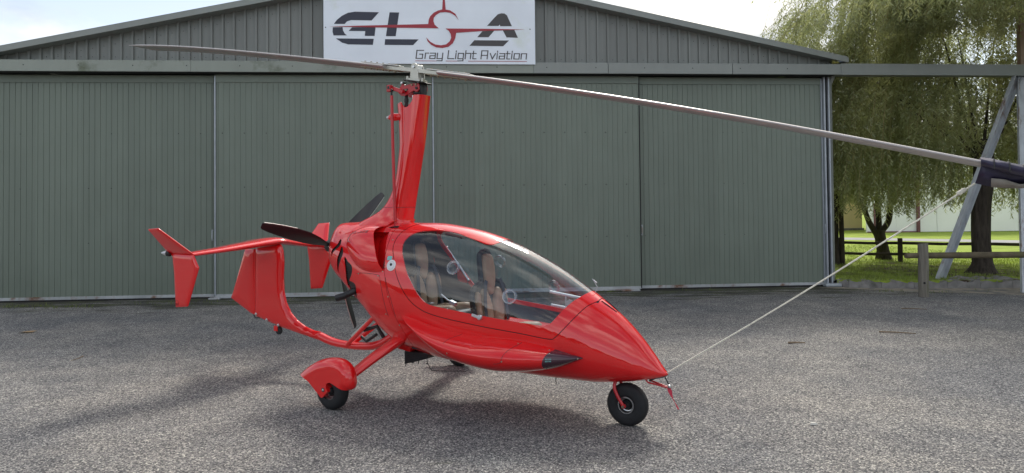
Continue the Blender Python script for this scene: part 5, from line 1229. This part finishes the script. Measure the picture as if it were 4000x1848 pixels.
trunk('trunk', [(0,0,-.05),(.0,0,.25),(-.02,.0,.7),(.01,.02,1.4),(.08,.03,2.1),(.10,.05,2.8)], [.27,.185,.17,.17,.18,.16], wt, .55, 28)
limbs = []
for i in range(6):
    a = .35+i*.48; rr = 1.0+2.2*rng.random(); h = 4.2+2.6*rng.random()
    pts = [(.08,.04,2.3),(math.cos(a)*rr*.30,math.sin(a)*rr*.30,3.2),(math.cos(a)*rr*.7,math.sin(a)*rr*.7,h*.85),(math.cos(a)*rr,math.sin(a)*rr,h)]
    limbs.append(rs(pts, 6)); k = MB(); P = limbs[-1]; k.tube([tuple(p) for p in P], list(np.linspace(.040, .008, len(P))), 8); k.build('limb', M['bark'], wt, 60)
starts = []
def keepw(Q):
    X = Q[:, 0]+9.78; Y = Q[:, 1]+14.68; Z = Q[:, 2]+.13
    s = (X-HO.x)*hx.x+(Y-HO.y)*hx.y; t = (X-HO.x)*hy.x+(Y-HO.y)*hy.y
    r_ = 6.08-np.abs(s-7.65)*.2068+.25
    okh = (s > 15.72) | (Z > r_) | (t < -.4)
    low = 1.50+.16*np.sin(X*3.1)+.12*np.sin(X*7.3+Y*2)+.10*np.sin(Y*5)
    edge = X > 5.95+.35*np.sin(Z*2.3)+.15*np.sin(Z*6.1+Y*3)
    return okh & edge & (Z > low) & ~((t < .12) & (s < 20.2) & (Z < 4.9)) 
tress = []
for i in range(130):       # branch ends that carry whole tresses of shoots
    a = rng.uniform(0, 2*math.pi); r_ = 4.0*math.sqrt(rng.random())
    if math.sin(a) > .3 and rng.random() < .35: continue
    tress.append((a, r_, 7.5-.10*r_**2-3.2*rng.random()**1.3, rng.uniform(1.0, 3.2)))
for i in range(4400):
    if rng.random() < .78:
        a, r_, h, L = tress[int(rng.integers(len(tress)))]
        p = (r_*math.cos(a)+rng.normal(0, .17), r_*math.sin(a)*.92+rng.normal(0, .17), h+rng.normal(0, .22)); L *= rng.uniform(.6, 1.15)
    else:
        a = rng.uniform(0, 2*math.pi); r_ = 4.0*math.sqrt(rng.random())
        if r_ > 3.0 and rng.random() < .4: continue
        h = 7.5-.085*r_**2-3.4*rng.random(); L = rng.uniform(1.2, 3.2); p = (r_*math.cos(a), r_*math.sin(a)*.92, h)
    d = (math.cos(a)*.7+rng.normal(0, .35)-.55, math.sin(a)*.7+rng.normal(0, .35), 0)
    if p[0] < -2.9 and rng.random() < .55: continue
    starts.append((p, d, L))
for i in range(2300):       # a denser skirt of shoots low down
    a = rng.uniform(0, 2*math.pi); r_ = rng.uniform(1.2, 4.0)
    starts.append(((r_*math.cos(a), r_*math.sin(a)*.92, rng.uniform(2.6, 4.8)), (math.cos(a), math.sin(a), 0), rng.uniform(.9, 2.4)))
for i in range(1000):        # shoots close before the trunk
    a = rng.uniform(3.4, 6.1); r_ = rng.uniform(.35, 1.7)
    starts.append(((r_*math.cos(a), r_*math.sin(a), rng.uniform(2.4, 4.6)), (math.cos(a), math.sin(a), 0), rng.uniform(.8, 2.2)))
for i in range(300):       # long sprays sweeping out over the roof corner
    a = rng.uniform(2.5, 4.2); r_ = rng.uniform(2.9, 4.2)
    starts.append(((r_*math.cos(a), r_*math.sin(a), rng.uniform(5.0, 7.0)), (math.cos(a)*2.2, math.sin(a)*1.4, 0), rng.uniform(.7, 1.7)))
nl_ = foliage('crown', starts, wt, M['willow'], keep=keepw)
# wood edge across the airfield, behind the photographer: it shows as the dark horizon mirrored in the paint and the canopy
n_ = 5200; ang = rng.uniform(-math.pi*.97, -math.pi*.03, n_); rad = rng.uniform(52, 64, n_)
top_ = 5.2+1.6*np.sin(ang*9)+1.1*np.sin(ang*23+1)+.8*np.sin(ang*51)
Pc = np.stack([np.cos(ang)*rad, np.sin(ang)*rad, top_*np.sqrt(rng.random(n_))], 1); U_ = rng.normal(0, 1, (n_, 3)); W_ = rng.normal(0, 1, (n_, 3))
U_ *= (rng.uniform(.7, 1.3, n_)/np.linalg.norm(U_, axis=1))[:, None]; W_ *= (rng.uniform(.5, 1.0, n_)/np.linalg.norm(W_, axis=1))[:, None]
V = np.empty((n_*4, 3)); V[0::4] = Pc-U_; V[1::4] = Pc+W_; V[2::4] = Pc+U_; V[3::4] = Pc-W_
me = bpy.data.meshes.new('woodland'); me.from_pydata(V.tolist(), [], [(4*i, 4*i+1, 4*i+2, 4*i+3) for i in range(n_)]); me.update()
link('woodland', me, mat('woodland_leaf', (.07,.09,.035), .9, var=.4, vscale=.3), normals=False, kind='stuff')
# a smaller multi-stemmed tree behind
t2 = empty('small_tree', (9.88, 18.74, .13), 0, label='small dark tree with several forking stems behind the timber fence', category='tree')
trunk('trunk', [(0,0,-.05),(-.03,0,.25),(-.10,0,.55),(-.16,0,.78)], [.20,.15,.14,.15], t2, .3)
for P in ([(-.20,0,.68),(-.38,.02,1.0),(-.55,.03,1.5),(-.85,.05,2.3)],[(-.14,0,.72),(-.12,.03,1.1),(-.14,.05,1.6),(-.05,.05,2.4)],[(-.12,0,.70),(.12,.0,1.0),(.20,.02,1.5),(.22,.0,2.2),(.3,0,2.7)],[(.17,.0,1.45),(.38,.02,1.75),(.46,.0,2.1)],[(-.52,.03,1.45),(-.50,.06,2.0),(-.6,.1,2.6)]):
    k = MB(); Q = rs(P, 6); k.tube([tuple(p) for p in Q], list(np.linspace(.085, .045, len(Q))), 12); k.build('stem', M['bark'], t2, 60)
st2 = []
for i in range(420):
    a = rng.uniform(0, 6.28); r_ = 1.9*math.sqrt(rng.random()); st2.append(((r_*math.cos(a)-.1, r_*math.sin(a), rng.uniform(2.3, 4.2)), (math.cos(a), math.sin(a), 0), rng.uniform(.5, 1.3)))
foliage('crown', st2, t2, M['willow'], step=.035, ll=(.08,.13), lw=(.008,.013), twigs=False)
t3 = empty('slim_tree', (7.92, 17.35, .13), 0, label='slim dark trunk half hidden by the hangar corner', category='tree')
trunk('trunk', [(0,0,-.05),(0,0,.6),(.02,0,1.4),(.05,0,2.6)], [.14,.10,.09,.07], t3, .4)
st3 = [((rng.normal(.45,.6), rng.normal(0,.6), rng.uniform(1.9,4.2)), (rng.normal(), rng.normal(), 0), rng.uniform(.4,1.0)) for _ in range(260)]
foliage('crown', st3, t3, M['willow'], step=.035, ll=(.08,.13), lw=(.008,.013), twigs=False, keep=lambda Q: ((Q[:, 0]+7.92-HO.x)*hx.x+(Q[:, 1]+17.35-HO.y)*hx.y > 15.75) & (Q[:, 2] > 1.35))
k = MB(); k.tube([(8.07,17.26,.08),(8.06,17.26,1.2),(8.04,17.26,2.3)], [.06,.055,.05], 12); k.build('timber_pole', M['darkwood'], None, 50, label='thin dark timber pole standing in the grass by the hangar corner', category='pole')

# =================================================================== blade cover and its rope to the nose
gm = gy.matrix_basis if False else (Matrix.Translation(gy.location) @ Matrix.Rotation(R(-31.0), 4, 'Z'))
def gw(x, y, z): return gm @ Vector((x, y, z))
k = MB(); rings = []
for s, lo, hi, y0, y1 in [(4.14,-.022,.026,-.135,.115),(4.19,-.028,.030,-.148,.135),(4.25,-.034,.030,-.150,.145),(4.31,-.038,.028,-.150,.145),(4.37,-.040,.024,-.145,.13),(4.42,-.035,.014,-.12,.09),(4.445,-.02,.006,-.07,.03)]:
    z = .27*0+2.815+float(rzf(s)); r = []
    for a in np.linspace(0, 2*math.pi, 28, endpoint=False):
        c, d = math.cos(a), math.sin(a); yy = (y0+y1)/2+(y1-y0)/2*math.copysign(abs(c)**.7, c); zz = z+(hi if d > 0 else -lo)*math.copysign(abs(d)**.8, d)
        zz += .004*math.sin(yy*60+s*45)
        r.append(gw(.27+s, yy, zz))
    rings.append(r)
k.loft(rings)
cv = k.build('blade_cover', M['cover'], None, 60, label='dark padded sleeve over the tip of the lowered rotor blade', category='blade cover')
# loose flap hanging from the far edge with its pale inner face
p = [gw(.27+3.94,.06,2.815+float(rzf(3.94))-.02), gw(.27+4.35,.05,2.815+float(rzf(4.35))-.03)]
def flap(pts, m_, name, par=None):
    k = MB(); n = len(pts)//2
    k.add(pts, [(2*i, 2*i+1, 2*i+3, 2*i+2) for i in range(n-1)]); o = k.build(name, m_, par, 60, normals=False)
    md = o.modifiers.new('thick', 'SOLIDIFY'); md.thickness = .006; return o
fl_ = []
for s, dz, yy in [(4.115,-.148,.13),(4.17,-.150,.13),(4.23,-.140,.12),(4.30,-.125,.11),(4.37,-.100,.10),(4.43,-.05,.08)]:
    z = 2.815+float(rzf(s)); fl_ += [gw(.27+s+(.03 if s < 4.13 else 0), -.07, z-.02), gw(.27+s, yy*.2-.02, z+dz*.85)]
f_ = flap(fl_, M['cover'], 'cover_flap', cv)
fl_ = []
for s, dz in [(4.19,-.147),(4.25,-.136),(4.32,-.118),(4.38,-.095)]:
    z = 2.815+float(rzf(s)); fl_ += [gw(.27+s, -.045, z+dz*.85+.045*(1 if s < 4.3 else .4)-.003), gw(.27+s, -.0, z+dz*.85-.004)]
flap(fl_, M['cover_in'], 'flap_lining', cv)
for s in (4.20, 4.27, 4.34):
    z = 2.815+float(rzf(s)); k = MB(); k.tube([gw(.27+s,-.150,z-.03), gw(.27+s,-.154,z), gw(.27+s,-.138,z+.026), gw(.27+s,0,z+.033)], .004, 6); k.build('cover_seam', M['black'], cv, 50)
A = gw(.27+4.115, .01, 2.815+float(rzf(4.115))-.125); B = gw(2.50, 0, .398)
k = MB(); P = []
for t in np.linspace(0, 1, 24):
    q = A.lerp(B, t); q.z -= .022*math.sin(t*math.pi); P.append(q)
k.tube(P, .0050, 8); rp = k.build('tie_rope', M['rope'], None, 60, label='thin pale rope stretched from the covered blade tip down to the nose', category='rope')
kn = A.lerp(B, .036)
k = MB(); k.lathe([(.0001,.030),(.009,.026),(.0135,.012),(.012,0),(.014,-.012),(.009,-.026),(.0001,-.030)], kn, (A-B), 12); k.build('rope_knot', M['rope'], rp, 50)
